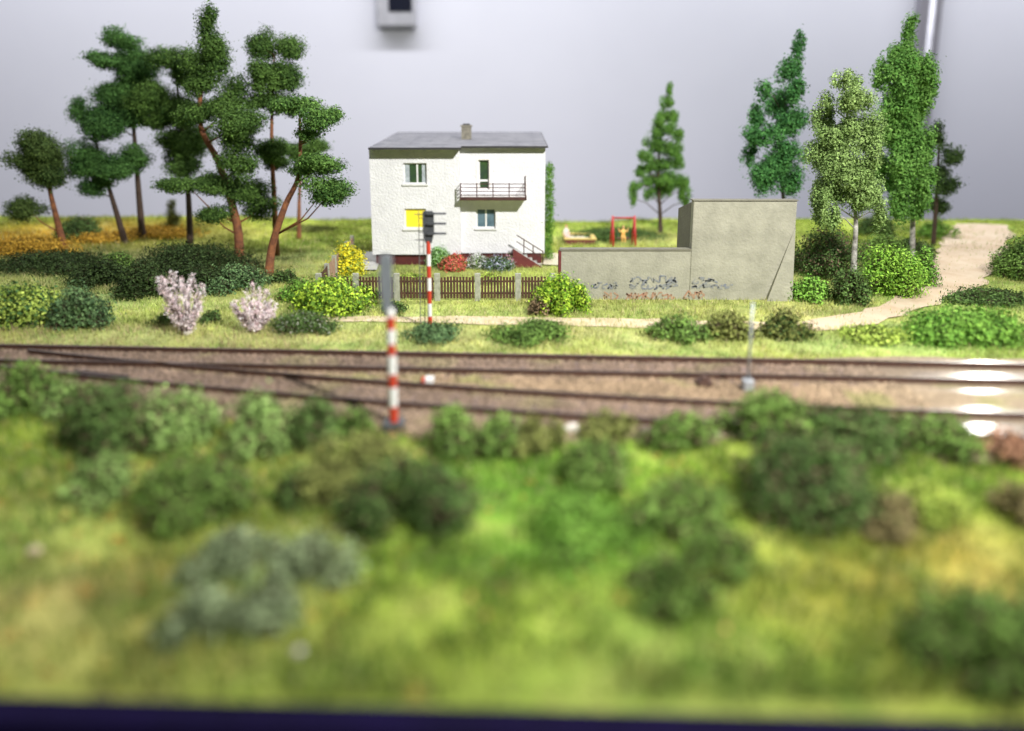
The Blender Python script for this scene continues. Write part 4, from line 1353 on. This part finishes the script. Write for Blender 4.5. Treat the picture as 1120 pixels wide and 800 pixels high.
# white blossom bushes
def blossom(label, px, py, wpx, hpx, seed):
    r = random.Random(seed)
    b_ = at(px, py); s_ = mpp(b_.y)
    W, Hh = wpx * s_, hpx * s_
    t_ = thing('blossom_bush', label, 'bush', (b_.x, b_.y, 0), 'white blossom bushes by the tracks')
    m_ = MB().use('bark')
    Cn, Rn = [], []
    for q in range(24):
        ang = r.uniform(-.75, .75); dep = r.uniform(-.5, .5)
        L = Hh * r.uniform(.38, 1.08) * (1 - abs(ang) * .3)
        tip = Vector((b_.x + math.sin(ang) * L * .95 * W / Hh * 1.2, b_.y + math.sin(dep) * L * .6, L * math.cos(ang)))
        rt = Vector((b_.x + r.uniform(-.12, .12), b_.y + r.uniform(-.12, .12), 0))
        mid = rt.lerp(tip, .5) + Vector((r.uniform(-.1, .1), 0, 0))
        m_.tube([rt, mid, tip], [.035, .025, .01], 5)
        for k in range(9):
            t = .22 + .78 * k / 8
            p_ = rt.lerp(mid, t * 2) if t < .5 else mid.lerp(tip, t * 2 - 1)
            Cn.append((p_.x + r.uniform(-.07, .07), p_.y + r.uniform(-.07, .07), p_.z)); Rn.append((.06, .06, .12))
    m_.build('stems', t_)
    Vv, Ff, Cc = leaves(Cn, Rn, 5600, .085, (.82, .62, .64), (.95, .88, .90), shell=(.2, 1.1))
    link('blossom', np_mesh('blossom', Vv, Ff, M['foliage'], Cc), t_)
blossom('large pinkish-white blossoming bush at left behind the tracks', 204, 366, 52, 76, 3)
blossom('smaller white blossoming bush right of the large one', 278, 364, 50, 50, 8)

# ------------------------------------------------------------------ foreground bushes
FG = 'bushes in the foreground'
FB = [
    ('dark bush at the left picture edge just below the tracks', 22, 462, 84, 60, 'mid'),
    ('low leafy bush right of the left edge bush, below the turnout', 82, 462, 60, 40, 'leafy'),
    ('wide dark leafy bush in the left foreground below the turnout', 130, 512, 120, 78, 'dark'),
    ('leafy bush right of the wide dark one, touching the tracks', 190, 500, 100, 72, 'leafy'),
    ('small pale green leafy bush in front of the wide dark bush', 122, 552, 84, 54, 'leafy'),
    ('upright light green bush left of the near signal by the ballast', 287, 502, 76, 76, 'leafy'),
    ('dark bush between the light green bush and the near signal', 346, 496, 62, 62, 'dark'),
    ('small green bush directly left of the near signal base', 386, 486, 48, 42, 'mid'),
    ('big round dark bush standing alone in the left foreground', 212, 592, 112, 84, 'mid'),
    ('large olive bush in the middle below the near signal', 392, 556, 108, 76, 'olive'),
    ('dark-bottomed bush right of the large olive bush', 450, 604, 120, 84, 'dark'),
    ('small shaded bush left of the olive bush', 330, 560, 50, 46, 'dark'),
    ('lowest grey-green sage bush, leftmost of the sage patch in the lower left', 228, 716, 84, 52, 'sage'),
    ('middle grey-green sage bush of the sage patch, right of the lowest one', 292, 700, 86, 48, 'sage'),
    ('pale sage bush at the upper left of the sage patch', 262, 652, 96, 50, 'sage'),
    ('highest grey-green sage bush, rightmost of the sage patch', 350, 652, 92, 56, 'sage'),
    ('dark green bush right of the near signal below the ballast', 494, 506, 58, 62, 'mid'),
    ('middle bush of the three right of the near signal', 545, 502, 54, 52, 'mid'),
    ('brownish-green bush, rightmost of the three right of the near signal', 592, 502, 52, 48, 'olive'),
    ('low brown-green bush right of the pale stone', 668, 492, 62, 38, 'olive'),
    ('green bush left of the trackside mast foot', 746, 504, 78, 44, 'mid'),
    ('round dark green bush in the centre below the pale stone', 650, 546, 86, 52, 'mid'),
    ('bright green low bush in the lower centre', 630, 622, 140, 56, 'bright'),
    ('dark bush right of the bright green low bush', 742, 598, 100, 60, 'mid'),
    ('rounded green bush at the lower centre right, nearest of its cluster', 730, 684, 84, 58, 'mid'),
    ('dark green bush just behind the rounded one at the lower centre right', 786, 640, 74, 56, 'mid'),
    ('largest dark bush on the right below the tracks', 862, 580, 140, 88, 'dark'),
    ('green bush behind the largest dark bush, under the trackside mast', 836, 500, 96, 62, 'mid'),
    ('broad dark bush along the ballast edge at right', 920, 512, 110, 52, 'dark'),
    ('reddish-brown bush right of the largest dark bush', 966, 594, 70, 56, 'olivebrown'),
    ('pale green bush right of the reddish-brown one', 1014, 584, 78, 52, 'yellowgreen'),
    ('green bush along the ballast near the right edge', 1010, 510, 96, 44, 'mid'),
    ('reddish bush by the ballast at the right picture edge', 1096, 512, 60, 40, 'reddish'),
    ('dark reddish bush at the right picture edge in the foreground', 1118, 580, 56, 50, 'olivebrown'),
    ('large dark blue-green bush in the lower right corner', 1066, 776, 140, 92, 'mid'),
    ('dark green bush at the lower right edge', 1124, 768, 90, 104, 'dark'),
]
for lab, px, py, w_, h_, c_ in FB:
    near = py > 530
    bush(lab, 'bush', px, py, w_, h_, c_, leaf=.10 if near else .10, group=FG, cap=11000 if not near else 9000, dens=.9,
         hs=.95, deep=1.1, boost=1.25, second=(((.10, .06, .045), (.2, .13, .09)), .12) if c_ in ('dark', 'leafy', 'mid') else None)

# ------------------------------------------------------------------ grass
def grass(n, y0, y1, hmin, hmax, wd, name, label, region=None, xlim=None, colour=None, dens_fn=None):
    y = rng.uniform(y0, y1, n)
    if xlim: x = rng.uniform(xlim[0], xlim[1], n)
    else: x = rng.uniform(-1, 1, n) * (y * .82 + 5)
    keep = y > front_y(x) + .05
    lo_ = np.interp(x, xb, lo); hi_ = np.interp(x, xb, hi)
    if region is None:
        keep &= ~((y > lo_ + .25) & (y < hi_ - .1))
    for poly in (road_poly, foot_poly, yard_poly, yard2):
        ins = inside(x + rng.normal(0, .22, n), y + rng.normal(0, .3, n), poly)
        keep &= ~(ins & (rng.random(n) > (.25 if poly is foot_poly else .08)))
    keep &= ~((x > xl - .1) & (x < xr + .1) & (y > LY) & (y < HB))
    keep &= ~((x > gx0) & (x < gx2) & (y > GYv - .1) & (y < GYv + .4))
    keep &= ~((x > gx1) & (x < gx1 + .4) & (y > GYv) & (y < ry1))
    keep &= ~((x > sx_a) & (x < sx_b) & (y > sb.y) & (y < sb.y + sd))
    # clumping
    cl = fbm(x, y, 1.3, 81)
    keep &= rng.random(n) < np.clip(.35 + (cl - .35) * 2.4, .15, 1)
    x, y, cl = x[keep], y[keep], cl[keep]
    k = len(x)
    z = ground_z(x, y)
    hgt = rng.uniform(hmin, hmax, k) * (.6 + .8 * cl)
    a = rng.uniform(0, 6.28, k); lean = rng.normal(0, .35, (k, 2)) * hgt[:, None]
    dx, dy = np.cos(a) * wd / 2, np.sin(a) * wd / 2
    p0 = np.stack([x - dx, y - dy, z - .01], 1); p1 = np.stack([x + dx, y + dy, z - .01], 1)
    p2 = np.stack([x + lean[:, 0], y + lean[:, 1], z + hgt], 1)
    V_ = np.stack([p0, p1, p2], 1).reshape(-1, 3)
    F_ = np.arange(k * 3).reshape(k, 3)
    if colour is None:
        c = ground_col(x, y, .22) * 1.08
        st = rng.random(k) < .17
        c[st] = np.array((.56, .50, .26)) * rng.uniform(.8, 1.2, (st.sum(), 1))
    else:
        c = np.array(colour) * rng.uniform(.6, 1.3, (k, 1))
    o = link(name, np_mesh(name, V_, F_, M['grass'], np.repeat(c, 3, 0)))
    return tag(o, label, 'grass', kind='stuff')
grass(210000, 22, 45, .10, .24, .035, 'grass', 'short green and straw grass around the tracks, fence and house')
grass(185000, 9.2, 23, .08, .18, .03, 'grass', 'mossy green grass covering the foreground slope')
grass(19000, 9.2, 23, .15, .42, .05, 'weeds', 'taller green weeds scattered between the foreground bushes', colour=(.13, .24, .045))
grass(70000, 44, 56.8, .12, .3, .05, 'grass', 'grass along the back edge of the layout')
grass(2600, 22.5, 28, .15, .42, .018, 'streak_stalks', 'dry reddish stalks added to suggest lens streaks at the left end of the tracks', region='t', xlim=(-20, -7), colour=(.42, .27, .20))  # stalks added to stand for lens streaks over the rails

# fallen leaves on the foreground grass
k = 420
lx = np.concatenate([rng.uniform(-11, -3, 260), rng.uniform(-4, 5, 160)]); ly = rng.uniform(9.6, 19, k)
lz = ground_z(lx, ly) + .06
Cn = np.stack([lx, ly, lz], 1)
Vv, Ff, Cc = leaves(Cn, np.full((k, 3), .06), 900, .11, (.45, .16, .03), (.85, .55, .20))
tag(link('fallen_leaves', np_mesh('fallen_leaves', Vv, Ff, M['foliage'], Cc)), 'orange and tan fallen leaves scattered on the foreground grass', 'leaves', kind='stuff')
